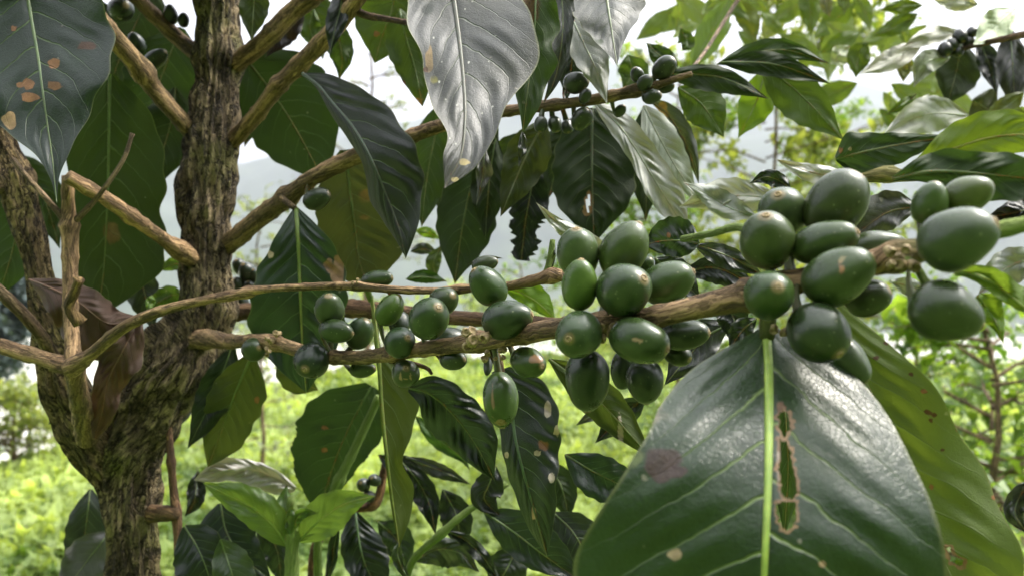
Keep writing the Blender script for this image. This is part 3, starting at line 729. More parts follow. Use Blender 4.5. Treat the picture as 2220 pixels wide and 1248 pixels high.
br([(146, 382, 30.6, 30), (190, 408, 31.2, 31), (230, 432, 31.8, 31), (300, 480, 33.3, 30), (360, 522, 35, 31), (415, 560, 37, 38)], seg=20, nodes=[(285, 465, 12), (390, 540, 18)], rough=0.10, color=(1.7, 1.6, 1.4, 1))
br([(28, 345, 31.4, 11), (60, 385, 31.3, 11), (100, 430, 31.3, 12), (143, 480, 31.5, 16)], seg=10)
br([(287, 290, 31.4, 8), (268, 345, 31.3, 9), (225, 410, 31.2, 10), (190, 452, 31.4, 12), (158, 484, 31.6, 15)], seg=10, nodes=[(287, 290, 8)])
br([(-60, 580, 30.8, 26), (0, 632, 31, 26), (50, 680, 31.6, 26), (95, 735, 32.6, 26), (125, 790, 33.8, 26)], seg=14)
br([(-40, 392, 34.5, 40), (10, 402, 35, 40), (50, 410, 35.4, 44)], seg=14)
br([(-160, -560, 26, 30), (20, -260, 29.5, 40), (120, -90, 31.3, 44), (175, -10, 32, 43), (230, 62, 33, 42), (305, 150, 35, 41), (332, 190, 36, 38), (385, 252, 37, 37), (440, 312, 38.2, 42)], seg=22, nodes=[(312, 152, 18)], rough=0.10, nodeamp=0.3, color=(1.35, 1.3, 1.1, 1))
br([(60, -330, 36, 24), (250, -50, 38, 34), (300, 0, 38.5, 32), (345, 45, 39, 32), (395, 92, 39.4, 34), (440, 125, 39, 34)], seg=16, color=(0.8, 0.75, 0.7, 1))
br([(1150, -420, 32, 24), (930, -210, 34.5, 36), (740, -55, 36, 44), (640, 22, 37, 42), (578, 85, 37.5, 40), (510, 140, 38.2, 38)], seg=18, rough=0.1, color=(1.2, 1.15, 1, 1))
br([(1000, -330, 28, 22), (850, -110, 31, 30), (760, 20, 33, 34), (710, 80, 34, 37), (650, 140, 35, 37), (600, 190, 35.6, 35), (560, 245, 36.6, 33), (505, 305, 38, 36)], seg=20, nodes=[(650, 145, 14), (605, 185, 10)], rough=0.1, nodeamp=0.15, color=(1.25, 1.2, 1.05, 1))
br([(495, 530, 38, 44), (525, 505, 37, 42), (560, 475, 36.5, 42), (620, 430, 35.5, 40), (680, 385, 34.5, 36), (770, 340, 33.4, 36), (880, 300, 32.6, 31), (960, 272, 32, 30), (1080, 245, 31, 25), (1170, 232, 30.4, 24), (1250, 222, 29.8, 22), (1310, 212, 29.4, 24), (1375, 198, 29, 26), (1420, 186, 28.6, 18), (1500, 160, 28, 12)], seg=18, step=0.0013, nodes=[(625, 428, 14), (1205, 228, 14), (1380, 198, 18)], rough=0.1, nodeamp=0.3, color=(1.25, 1.2, 1.1, 1))
br([(430, 690, 38.5, 40), (560, 672, 38.2, 36), (765, 668, 36, 40), (880, 680, 34.6, 36), (1010, 690, 33, 32), (1120, 696, 32, 30), (1240, 704, 31, 28), (1350, 700, 30.5, 24)], seg=16, color=(0.75, 0.65, 0.62, 1))
br([(356, 850, 37.6, 10), (366, 930, 37.2, 13), (371, 1000, 37, 16), (376, 1060, 37, 17), (382, 1110, 37, 22), (386, 1170, 37, 18), (390, 1300, 37, 18)], seg=12, nodes=[(371, 1000, 10)], color=(0.8, 0.66, 0.6, 1))
br([(330, 1112, 37.4, 40), (362, 1112, 37, 34), (385, 1112, 36.8, 28)], seg=12, color=(0.7, 0.6, 0.5, 1))
br([(175, 700, 29.6, 30), (150, 665, 29.4, 22), (163, 630, 29.2, 18), (172, 605, 29, 17)], seg=12, nodes=[(174, 600, 14)], color=(0.8, 0.75, 0.5, 1), rough=0.15)
br([(745, -10, 33, 30), (780, 28, 33, 18), (840, 42, 32, 13), (905, 48, 30, 12), (985, 20, 26, 14)], seg=10, color=(0.5, 0.45, 0.4, 1))
br([(640, 452, 33.2, 12), (612, 432, 34.6, 16)], seg=10, color=(0.6, 0.6, 0.4, 1))
br([(1480, 518, 22, 15), (1540, 507, 20.6, 16), (1612, 494, 19, 18), (1700, 560, 17.4, 20)], seg=12, young=(1000, 1100))
br([(1662, 735, 17.0, 32), (1666, 690, 17.0, 34), (1668, 630, 17.1, 36)], seg=12, young=(1000, 1100), color=(0.55, 0.5, 0.35, 1))
br([(1180, 600, 25, 12), (1192, 565, 25, 15), (1198, 520, 25, 12)], seg=10, young=(900, 1000))
br([(803, 650, 31, 12), (800, 640, 30, 13), (796, 625, 28, 14)], seg=10, young=(600, 700))
br([(1086, 812, 24, 18), (1080, 785, 24, 22), (1062, 750, 24.2, 24)], seg=12, color=(0.6, 0.6, 0.4, 1), rough=0.15)
br([(845, 780, 27.2, 14), (905, 790, 26.8, 11), (930, 800, 26.5, 9), (936, 810, 26.4, 6)], seg=10, rough=0.15, color=(0.5, 0.45, 0.4, 1))
br([(1965, 560, 15.4, 22), (1990, 585, 15.2, 18), (2010, 620, 15, 20)], seg=12, young=(1500, 1600), color=(1, 1, .8, 1))
br([(2055, 480, 15.4, 16), (2040, 510, 15.3, 18)], seg=10, young=(1500, 1600))

# knobbly remains of old flower stalks on the nodes
def knob(x, y, d, r, n, seed):
    rs = random.Random(seed); V = []; F = []
    s = KW * d * .01 / 2220; c0 = P(x, y, d)
    for k in range(n):
        c = c0 + np.array([rs.uniform(-1, 1), rs.uniform(-1.1, 0.2), rs.uniform(-1, 1)]) * r * s * 0.75
        rr = r * s * rs.uniform(0.25, 0.42); dirv = Vector((rs.uniform(-1, 1), -1.1, rs.uniform(-1, 1))).normalized()
        a = dirv.orthogonal().normalized(); b = dirv.cross(a); o0 = len(V); sg = 10
        for (h, w) in ((-1.2, 0.6), (-0.2, 0.95), (0.5, 1.0), (0.75, 0.8), (0.5, 0.5), (0.3, 0.3), (0.55, 0.0)):
            for j in range(sg):
                t = 6.2832 * j / sg; V.append(c + np.array(dirv) * h * rr + (np.array(a) * math.cos(t) + np.array(b) * math.sin(t)) * w * rr * (1 + 0.15 * rs.uniform(-1, 1)))
        for i in range(6):
            for j in range(sg): F.append((o0+i*sg+j, o0+i*sg+(j+1) % sg, o0+(i+1)*sg+(j+1) % sg, o0+(i+1)*sg+j))
    mesh_obj('stalk_knob', V, F, M_CALYX, main_branch, origin=c0)
knob(1030, 735, 22.6, 32, 9, 1); knob(1062, 765, 22.9, 18, 4, 2); knob(585, 765, 31, 14, 4, 3); knob(590, 730, 31, 18, 4, 4)
knob(1090, 765, 22.8, 16, 3, 5); knob(770, 612, 27.2, 9, 3, 6); knob(1310, 712, 19.3, 30, 5, 7); knob(1690, 700, 16.4, 26, 4, 8); knob(1945, 555, 15.2, 34, 6, 9)

def lf(mid, wA, wB=None, **k): return leaf(tree, mid, wA, wB, **k)
BR = (0.24, 0.115, 0.05); PALE = (0.45, 0.40, 0.30); DKB = (0.05, 0.03, 0.015)
lf([(50, -70, 25.6), (66, 30, 25.2), (82, 120, 24.6), (100, 250, 23.8), (114, 350, 23.2), (123, 440, 22.8)], [60, 130, 160, 168, 158, 122, 88, 45, 12, 0], [80, 150, 190, 200, 190, 150, 95, 40, 10, 0],
   col=(0.018, 0.040, 0.024), ny=110, nx=30, zA=-0.3, zB=-0.3, quilt=0.06, wav=0.2, rib=0.8,
   spots=[(62, 183, 13, 13, BR), (68, 211, 22, 10, BR), (120, 185, 17, 9, BR), (116, 137, 14, 11, BR), (20, 261, 17, 16, (0.4, 0.26, 0.13)), (30, 62, 6, 6, BR), (190, 100, 22, 12, (0.06, 0.03, 0.02), .8), (45, 185, 9, 7, BR, .8)],
   label='big dark leaf with tan spots hanging at the top left')
lf([(238, 160, 35), (236, 300, 35.4), (233, 440, 36), (225, 580, 36.6), (212, 690, 37)], [10, 70, 105, 120, 125, 118, 130, 125, 70, 0], [10, 60, 85, 90, 90, 90, 85, 75, 40, 0], under=True, col=(0.026, 0.048, 0.014), ny=70, nx=14, rib=0.9, quilt=0.05, spots=[(245, 505, 22, 30, (0.10, 0.09, 0.04), .7)])
lf([(520, 110, 39.5), (600, 215, 40), (650, 295, 40.4), (705, 400, 41)], [15, 60, 95, 112, 118, 110, 92, 70, 35, 0], [15, 55, 80, 92, 95, 92, 82, 62, 30, 0], under=True, col=(0.020, 0.042, 0.014), rib=0.7)
lf([(655, 160, 33.8), (690, 186, 33), (722, 225, 32.2), (762, 272, 31.4), (800, 335, 30.8), (838, 425, 30.4), (866, 500, 30.2), (880, 560, 30.2)], [2, 40, 66, 84, 92, 98, 92, 66, 36, 0], [2, 8, 18, 24, 22, 24, 36, 30, 16, 0],
   col=(0.018, 0.030, 0.022), ny=90, nx=18, zA=-0.2, zB=1.0, quilt=0.09, wav=0.18, rib=0.9, ribcol=(0.045, 0.07, 0.04), label='folded dark quilted leaf hanging over the cut branch')
lf([(748, 325, 35.4), (757, 400, 35.8), (766, 470, 36.2), (778, 560, 36.8), (800, 640, 37.2)], [15, 55, 80, 98, 105, 110, 108, 92, 50, 0], [12, 45, 66, 76, 80, 84, 82, 66, 30, 0], under=True, col=(0.042, 0.054, 0.022), rib=0.9, ny=60, nx=14, quilt=0.06, spots=[(800, 425, 30, 18, (0.13, 0.12, 0.05), .6), (790, 470, 14, 10, (0.13, 0.12, 0.05), .6)])
lf([(642, 452, 33.2), (647, 530, 32.8), (650, 620, 32.8), (653, 700, 33.2), (657, 780, 33.4), (664, 850, 33.6)], [6, 48, 80, 98, 102, 98, 92, 74, 40, 0], [6, 40, 66, 92, 105, 112, 112, 84, 44, 0],
   col=(0.022, 0.052, 0.026), ny=80, nx=22, quilt=0.12, rib=1.1, ribcol=(0.16, 0.22, 0.06), wav=0.15, spots=[(733, 585, 14, 34, (0.28, 0.17, 0.10)), (712, 575, 12, 14, (0.28, 0.17, 0.10), .8), (587, 552, 8, 8, (0.5, 0.4, 0.28))], label='shiny leaf with pale midrib and brown patch right of the trunk')
lf([(502, 752, 36.6), (470, 840, 36.4), (438, 910, 36.4), (406, 972, 36.4)], [10, 26, 36, 42, 42, 40, 32, 26, 12, 0], 38, col=DEEP, rib=0.4)
lf([(545, 772, 35.6), (515, 840, 36), (485, 920, 36.6), (450, 1012, 37)], [12, 40, 62, 66, 66, 60, 58, 48, 26, 0], [12, 30, 44, 52, 54, 52, 46, 34, 18, 0], under=True, col=(0.050, 0.070, 0.020), ny=60, nx=14, spots=[(557, 866, 6, 8, BR)], rib=0.8)
lf([(805, 640, 30.6), (813, 700, 30.8), (823, 790, 31), (829, 880, 31), (838, 970, 31.2), (850, 1070, 31.6), (866, 1185, 32)], [3, 6, 10, 56, 78, 58, 32, 48, 32, 0], [3, 6, 7, 6, 6, 6, 6, 6, 5, 0], under=True, col=(0.058, 0.082, 0.020), ny=80, nx=12, zA=0.5, rib=0.8, ribcol=(0.22, 0.27, 0.09), wav=0.2)
lf([(886, 840, 29), (930, 852, 28.6), (985, 900, 28.4), (1030, 960, 28.2), (1072, 1040, 28.2)], [8, 34, 48, 52, 56, 58, 54, 40, 18, 0], [8, 30, 52, 62, 62, 52, 46, 36, 20, 0], col=(0.016, 0.034, 0.018), ny=60, nx=14, quilt=0.16, zA=-0.5, zB=0.6, rib=0.5)
lf([(1085, 800, 27.4), (1108, 880, 26.9), (1118, 950, 26.5), (1134, 1020, 26.2), (1158, 1105, 26), (1186, 1205, 26)], [22, 78, 96, 98, 92, 78, 60, 46, 24, 0], [20, 30, 32, 32, 34, 34, 30, 26, 16, 0], col=(0.016, 0.032, 0.018), ny=90, nx=22, zA=-0.5, zB=0.7, quilt=0.10, wav=0.2, rib=0.9, ribcol=(0.06, 0.11, 0.04),
   spots=[(1187, 888, 8, 18, PALE), (1208, 932, 7, 14, PALE), (1165, 982, 8, 7, PALE), (1178, 965, 14, 16, BR, .6), (1196, 1036, 7, 10, PALE), (1099, 985, 5, 8, PALE), (1131, 1132, 5, 8, PALE), (1158, 1110, 5, 16, (0.35, 0.26, 0.14))], label='long dark drooping leaf with pale scars under the hanging cherry')
lf([(1190, 778, 23.6), (1240, 815, 23.4), (1310, 880, 23.2), (1365, 940, 23.2), (1420, 1000, 23.2)], 46, 40, under=True, col=(0.050, 0.075, 0.020), spots=[(1345, 935, 6, 40, PALE)], rib=0.5)
lf([(1225, 985, 29), (1275, 1015, 28.6), (1335, 1045, 28.4), (1420, 1085, 28.4)], 44, 54, col=(0.018, 0.042, 0.022), rib=0.5)
HOLE1 = [(1686, 900), (1696, 890), (1708, 898), (1714, 915), (1711, 934), (1704, 948), (1694, 944), (1690, 925)]
HOLE2 = [(1688, 952), (1700, 956), (1708, 962), (1716, 985), (1720, 1010), (1727, 1040), (1724, 1068), (1714, 1080), (1702, 1078), (1692, 1062), (1690, 1030), (1688, 992)]
HOLE3 = [(1686, 1090), (1702, 1086), (1722, 1089), (1727, 1112), (1722, 1136), (1706, 1146), (1690, 1138), (1682, 1112)]
TANB = (0.34, 0.22, 0.12)
lf([(1662, 712, 17.2), (1667, 800, 16.1), (1667, 950, 14.6), (1663, 1100, 13.8), (1655, 1270, 13.5), (1640, 1500, 13.6), (1620, 1800, 14.2)],
   [26, 152, 232, 288, 328, 362, 392, 408, 402, 372, 318, 236, 140, 52, 0], [20, 160, 232, 262, 306, 356, 390, 412, 402, 372, 318, 236, 140, 52, 0],
   col=(0.028, 0.064, 0.020), mat=M_BIG, ny=260, nx=110, zA=0.55, zB=0.35, quilt=0.035, wav=0.14, nw=2, rib=1.15, ribcol=(0.28, 0.40, 0.07), outline=0.012,
   spots=[(1436, 1004, 44, 42, (0.034, 0.020, 0.016)), (1470, 1022, 22, 14, (0.03, 0.016, 0.014)), (1462, 1202, 17, 14, (0.38, 0.30, 0.16), .85), (1783, 1221, 9, 7, (0.4, 0.28, 0.14)), (1694, 882, 10, 14, (0.16, 0.09, 0.05)), (1699, 915, 9, 22, TANB, .9), (1688, 1015, 4, 60, (0.4, 0.33, 0.26), .8), (1704, 1084, 16, 8, TANB, .9), (1420, 900, 40, 36, (0.16, 0.15, 0.10), .45), (1380, 985, 26, 30, (0.07, 0.10, 0.03), .5)],
   holes=[ragged(HOLE1, 4, 1), ragged(HOLE2, 4.5, 2), ragged(HOLE3, 4, 3)], label='very large near leaf with insect hole beside its pale midrib and one brown round blotch')
lf([(1690, 780, 23), (1702, 900, 23), (1708, 1020, 23.2), (1700, 1170, 23.4)], 46, 44, under=True, col=(0.035, 0.07, 0.02), rib=0.4)
HOLE4 = [(2052, 1186), (2060, 1184), (2066, 1202), (2086, 1212), (2090, 1222), (2080, 1228), (2062, 1216)]
lf([(1800, 655, 18.6), (1840, 760, 18.6), (1905, 900, 18.4), (1975, 1060, 18.2), (2060, 1250, 18), (2180, 1480, 18)], [16, 70, 118, 140, 152, 160, 165, 150, 90, 0], [16, 70, 110, 135, 150, 160, 160, 140, 80, 0], under=True, col=(0.082, 0.122, 0.026), ny=170, nx=44, quilt=0.07, wav=0.2, nw=2.2, rib=1.1, ribcol=(0.10, 0.13, 0.04), holes=[HOLE4],
   spots=[(2012, 893, 8, 6, DKB), (2026, 899, 6, 6, DKB), (2018, 911, 5, 5, DKB), (1903, 715, 6, 6, DKB), (1921, 743, 5, 5, DKB), (1975, 810, 5, 5, DKB), (2036, 838, 7, 5, DKB), (2003, 847, 8, 5, BR), (2154, 1077, 6, 5, BR), (2043, 975, 4, 4, DKB), (1882, 850, 4, 8, DKB), (1900, 775, 6, 5, DKB), (2080, 930, 8, 6, (0.2, 0.14, 0.05), .8), (2020, 1055, 5, 6, BR)], label='backlit green leaf with brown specks behind the very large near leaf')
# upper middle
lf([(968, -120, 25.4), (984, 0, 24), (996, 90, 22.9), (1005, 180, 21.9), (1008, 260, 21), (998, 340, 20.3), (964, 408, 19.9)], [60, 130, 142, 158, 175, 142, 88, 62, 36, 0], [60, 100, 101, 104, 82, 84, 66, 37, 34, 0],
   col=(0.075, 0.078, 0.070), ny=190, nx=60, zA=0.2, zB=-0.5, quilt=0.06, wav=0.35, nw=2.2, rib=1.0, ribcol=(0.075, 0.08, 0.055), mat=M_SHEEN,
   spots=[(923, 25, 22, 26, (0.03, 0.035, 0.03), .5), (930, 132, 9, 30, (0.20, 0.14, 0.07), .85), (923, 152, 9, 8, (0.10, 0.05, 0.025), .9), (940, 172, 12, 14, (0.14, 0.13, 0.04), .45), (1006, 352, 14, 8, (0.4, 0.32, 0.16), .8), (985, 390, 10, 6, (0.4, 0.32, 0.16), .8)] + [(x, y, 2.2, 2.6, (0.34, 0.34, 0.30), .9) for x, y in [(1008, 20), (1016, 136), (1014, 160), (1059, 134), (1080, 175), (958, 135), (966, 216), (990, 228), (1074, 78), (1054, 182), (1068, 231), (1024, 4), (940, 82), (952, 178), (1045, 246), (988, 312), (975, 300)]],
   label='big dusty silvery leaf hanging at the top centre')
lf([(1160, -60, 26.6), (1160, 40, 26.4), (1152, 130, 26.2), (1142, 210, 26), (1133, 290, 26)], [20, 36, 48, 55, 42, 58, 40, 34, 20, 0], 44, col=(0.030, 0.060, 0.018), under=True, nx=12, ny=60, rib=0.5, wav=0.25, spots=[(1145, 20, 30, 50, (0.07, 0.05, 0.03), .6)])
lf([(1133, 284, 26), (1134, 320, 25.8), (1124, 362, 25.7)], 9, 11, col=GREY, rib=0, ny=20, nx=5)
lf([(1214, -60, 28), (1220, 40, 27.8), (1216, 110, 27.6), (1202, 175, 27.5), (1178, 225, 27.5)], [20, 24, 26, 26, 22, 20, 18, 12, 6, 0], [14, 20, 26, 22, 28, 30, 26, 18, 8, 0], col=(0.030, 0.042, 0.030), rib=0.4)
lf([(1308, -70, 29.2), (1316, 0, 28.2), (1328, 80, 27.2), (1338, 144, 26.6)], [30, 70, 82, 84, 78, 62, 40, 22, 10, 0], [30, 60, 75, 80, 74, 62, 46, 30, 12, 0], col=(0.105, 0.111, 0.102), mat=M_SHEEN, ny=60, nx=16, rib=0.7, zA=0.5, spots=[(1285, 90, 26, 16, (0.03, 0.05, 0.02), .5)], label='grey sheened leaf hanging at the top right of centre')
lf([(1240, 40, 30.4), (1268, 100, 29.6), (1292, 150, 29), (1316, 226, 28.6)], [16, 34, 42, 42, 40, 34, 26, 16, 8, 0], [14, 24, 32, 36, 36, 32, 26, 16, 8, 0], col=(0.277, 0.292, 0.277), mat=M_SHEEN, rib=0.5)
lf([(1290, 222, 32.4), (1340, 270, 31.4), (1385, 335, 30.6), (1425, 400, 30), (1490, 505, 29.6)], [4, 22, 32, 36, 38, 40, 42, 40, 24, 0], [4, 18, 24, 24, 24, 28, 32, 30, 18, 0], col=(0.364, 0.374, 0.354), mat=M_SHEEN, ny=60, nx=12, quilt=0.12, rib=0.6, label='long pale silvery leaf hanging below the upper branch')
lf([(1396, 230, 32.6), (1425, 290, 32), (1458, 350, 31.6), (1515, 440, 31.4)], [4, 26, 36, 40, 40, 36, 30, 20, 10, 0], [4, 20, 30, 36, 38, 40, 36, 26, 12, 0], col=(0.315, 0.347, 0.303), mat=M_SHEEN, ny=50, nx=12, rib=0.5, ribcol=(0.2, 0.24, 0.16))
lf([(1405, 215, 33), (1450, 250, 33), (1490, 320, 33), (1515, 400, 33)], [3, 14, 22, 26, 26, 24, 20, 14, 8, 0], 14, col=(0.05, 0.07, 0.04), rib=0.4, spots=[(1430, 245, 22, 22, (0.35, 0.24, 0.05))])
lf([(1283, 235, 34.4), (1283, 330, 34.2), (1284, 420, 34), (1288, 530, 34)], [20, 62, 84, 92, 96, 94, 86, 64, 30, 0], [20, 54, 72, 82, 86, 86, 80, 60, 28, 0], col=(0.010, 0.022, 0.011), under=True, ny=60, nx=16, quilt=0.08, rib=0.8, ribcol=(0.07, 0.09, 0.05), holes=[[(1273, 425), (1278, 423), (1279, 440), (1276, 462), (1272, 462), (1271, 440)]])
lf([(1182, 262, 35), (1150, 320, 35), (1118, 390, 35), (1085, 470, 35)], [6, 26, 44, 50, 50, 44, 38, 26, 12, 0], [6, 26, 40, 46, 44, 38, 30, 22, 10, 0], under=True, col=(0.035, 0.048, 0.016), quilt=0.10, rib=0.6, ribcol=(0.12, 0.14, 0.07))
lf([(1040, 345, 37), (1015, 430, 37), (998, 520, 37), (986, 615, 37)], [8, 36, 56, 66, 70, 68, 58, 44, 20, 0], [8, 36, 52, 58, 60, 58, 48, 34, 16, 0], under=True, col=(0.018, 0.036, 0.016), ny=50, nx=14, rib=0.6)
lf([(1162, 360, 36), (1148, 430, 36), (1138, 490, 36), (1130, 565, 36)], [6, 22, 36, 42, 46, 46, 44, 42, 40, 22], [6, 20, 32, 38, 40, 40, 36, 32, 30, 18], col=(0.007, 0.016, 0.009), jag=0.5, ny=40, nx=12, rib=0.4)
lf([(1052, 325, 26.4), (1048, 370, 26.2), (1042, 405, 26.1), (1033, 445, 26)], [2, 8, 14, 20, 20, 14, 9, 5, 3, 0], [2, 8, 12, 16, 16, 12, 8, 5, 3, 0], col=(0.06, 0.066, 0.058), rib=0.3)
lf([(960, 225, 38), (940, 310, 38), (925, 390, 38), (914, 492, 38)], [8, 32, 48, 54, 52, 48, 42, 32, 16, 0], [8, 26, 40, 46, 46, 40, 32, 22, 12, 0], under=True, col=(0.032, 0.062, 0.018), rib=0.6)
lf([(860, -60, 36), (850, 20, 36.2), (828, 80, 36.4), (812, 138, 36.6)], [20, 66, 86, 92, 92, 86, 72, 50, 24, 0], 84, under=True, col=(0.050, 0.085, 0.018), rib=0.6, ny=50, nx=14, spots=[(817, 74, 8, 7, BR)])
lf([(865, 20, 34), (882, 90, 34.2), (900, 150, 34.4), (916, 232, 34.6)], [6, 26, 38, 44, 46, 44, 38, 28, 16, 0], [8, 30, 42, 46, 46, 42, 36, 26, 14, 0], under=True, col=(0.042, 0.072, 0.018), rib=0.6, spots=[(872, 185, 10, 14, (0.12, 0.05, 0.03), .8), (905, 220, 14, 12, (0.3, 0.2, 0.06), .7)])
lf([(748, -30, 33), (735, 30, 32.8), (725, 70, 32.6), (715, 118, 32.5)], 22, 26, col=(0.012, 0.024, 0.016), rib=0.4)
lf([(720, 40, 38), (735, 90, 38), (742, 130, 38.2), (735, 175, 38.4)], 28, 30, under=True, col=(0.035, 0.065, 0.016), rib=0.4)
lf([(680, 20, 40), (672, 60, 40), (690, 110, 40)], 24, 24, under=True, col=(0.05, 0.09, 0.02), rib=0.3)
lf([(550, -50, 36.8), (550, 10, 36.7), (545, 90, 36.6)], 34, 32, under=True, col=(0.034, 0.052, 0.020), rib=0.5)
lf([(660, 30, 39), (615, 70, 39), (575, 125, 39)], 30, 26, col=(0.02, 0.014, 0.010), rib=0.3)
lf([(392, 60, 43), (360, 140, 43), (335, 210, 43), (300, 300, 43)], [10, 50, 78, 92, 95, 90, 76, 52, 26, 0], 86, under=True, col=(0.026, 0.052, 0.016), ny=50, nx=14, rib=0.5)
lf([(330, -40, 44), (300, 40, 44), (262, 120, 44), (230, 220, 44)], 80, 78, under=True, col=(0.022, 0.040, 0.016), rib=0.5)
lf([(380, 190, 42), (372, 260, 42), (350, 340, 42), (330, 420, 42)], 58, 72, under=True, col=(0.018, 0.034, 0.014), rib=0.5)
lf([(60, 380, 40), (40, 470, 40), (25, 550, 40), (-10, 660, 40)], 62, 70, under=True, col=(0.026, 0.052, 0.016), rib=0.5)
lf([(300, 560, 41), (310, 620, 41), (320, 660, 41), (335, 720, 41)], 34, 40, col=(0.020, 0.032, 0.018), rib=0.4)
lf([(-20, 60, 36), (10, 150, 36), (20, 240, 36), (0, 330, 36)], 70, 60, under=True, col=DEEP, rib=0.4)
# around the clusters
lf([(1516, 528, 22.4), (1475, 522, 22.6), (1440, 522, 22.8), (1396, 530, 23)], [3, 22, 32, 36, 36, 34, 30, 24, 14, 0], [3, 30, 44, 50, 52, 50, 44, 34, 18, 0], col=(0.022, 0.046, 0.018), nx=12, rib=0.5, spots=[(1450, 510, 4, 7, BR)])
lf([(1505, 530, 23), (1550, 545, 23), (1600, 565, 23), (1660, 600, 23)], 22, 28, col=(0.030, 0.046, 0.032), rib=0.4)
lf([(1312, 545, 25.6), (1265, 520, 25.4), (1210, 485, 25.2), (1163, 440, 25)], [10, 18, 22, 24, 22, 18, 14, 10, 5, 0], [10, 18, 22, 22, 20, 16, 12, 8, 4, 0], col=(0.401, 0.411, 0.390), mat=M_SHEEN, rib=0.4)
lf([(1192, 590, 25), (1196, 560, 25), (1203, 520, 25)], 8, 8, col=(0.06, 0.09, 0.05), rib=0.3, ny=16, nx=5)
lf([(1690, 430, 24.5), (1610, 425, 25), (1545, 430, 25.4), (1470, 450, 25.6)], [4, 20, 30, 36, 38, 36, 28, 18, 8, 0], [4, 18, 28, 36, 40, 40, 34, 24, 10, 0], col=(0.438, 0.448, 0.425), mat=M_SHEEN, quilt=0.10, rib=0.5, label='pale silvery leaf just left of the right cherry cluster')
lf([(1640, 470, 24.6), (1580, 450, 25), (1530, 420, 25.2), (1480, 395, 25.4)], 26, 30, col=(0.369, 0.390, 0.369), mat=M_SHEEN, rib=0.4)
lf([(1850, 388, 22), (1790, 380, 22.2), (1740, 368, 22.4), (1680, 345, 22.6)], [4, 14, 20, 24, 24, 22, 18, 12, 6, 0], [4, 12, 18, 20, 20, 18, 14, 9, 5, 0], col=(0.476, 0.476, 0.476), mat=M_SHEEN, rib=0.4)
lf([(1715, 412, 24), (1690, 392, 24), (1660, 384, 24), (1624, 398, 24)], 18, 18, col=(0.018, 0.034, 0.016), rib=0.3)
lf([(1990, 450, 21), (1940, 455, 21), (1900, 475, 21), (1845, 520, 21)], 38, 48, col=(0.106, 0.110, 0.108), mat=M_SHEEN, rib=0.3)
lf([(1580, 700, 25), (1530, 730, 24.8), (1490, 775, 24.6), (1440, 835, 24.4)], 44, 46, col=(0.026, 0.038, 0.030), rib=0.5)
lf([(1480, 590, 24.6), (1540, 580, 24.6), (1590, 595, 24.6), (1650, 640, 24.6)], 26, 34, col=(0.018, 0.030, 0.022), rib=0.4)
lf([(1640, 690, 22), (1610, 715, 22), (1580, 760, 22)], 22, 26, col=(0.02, 0.036, 0.02), rib=0.3)
lf([(1096, 622, 32), (1130, 635, 32), (1165, 655, 32), (1204, 692, 32)], [6, 18, 26, 32, 34, 32, 28, 20, 10, 0], [6, 14, 18, 20, 20, 20, 18, 14, 8, 0], under=True, col=(0.10, 0.19, 0.02), rib=0.4, ribcol=(0.2, 0.3, 0.06))
lf([(1930, 610, 17.4), (1965, 620, 17.6), (2000, 640, 17.8), (2040, 660, 18)], 22, 20, col=(0.369, 0.390, 0.369), mat=M_SHEEN, rib=0.3)
lf([(880, 605, 36), (920, 600, 36.4), (970, 610, 37)], 16, 14, under=True, col=MIDG, rib=0.3)
lf([(330, 640, 40), (326, 655, 39.6), (318, 672, 39.4)], 11, 11, col=LIME, rib=0.3, ny=16, nx=5)
lf([(400, 640, 40), (370, 640, 40), (345, 655, 40), (322, 680, 40)], 28, 24, under=True, col=(0.05, 0.095, 0.02), rib=0.4)
lf([(345, 585, 42), (380, 572, 42), (430, 570, 42)], 16, 14, under=True, col=(0.06, 0.11, 0.02), rib=0.3)
lf([(1090, 560, 26), (1050, 558, 26), (1010, 575, 26)], 4, 4, col=(0.06, 0.07, 0.06), rib=0, ny=12, nx=4)
lf([(100, 880, 37.6), (120, 900, 37.4), (105, 920, 37)], 16, 14, col=(0.03, 0.05, 0.02), rib=0, ny=16, nx=5)
lf([(660, 760, 36), (640, 790, 36), (655, 825, 36.2), (690, 845, 36.4)], 46, 44, under=True, col=(0.055, 0.075, 0.022), rib=0.4)

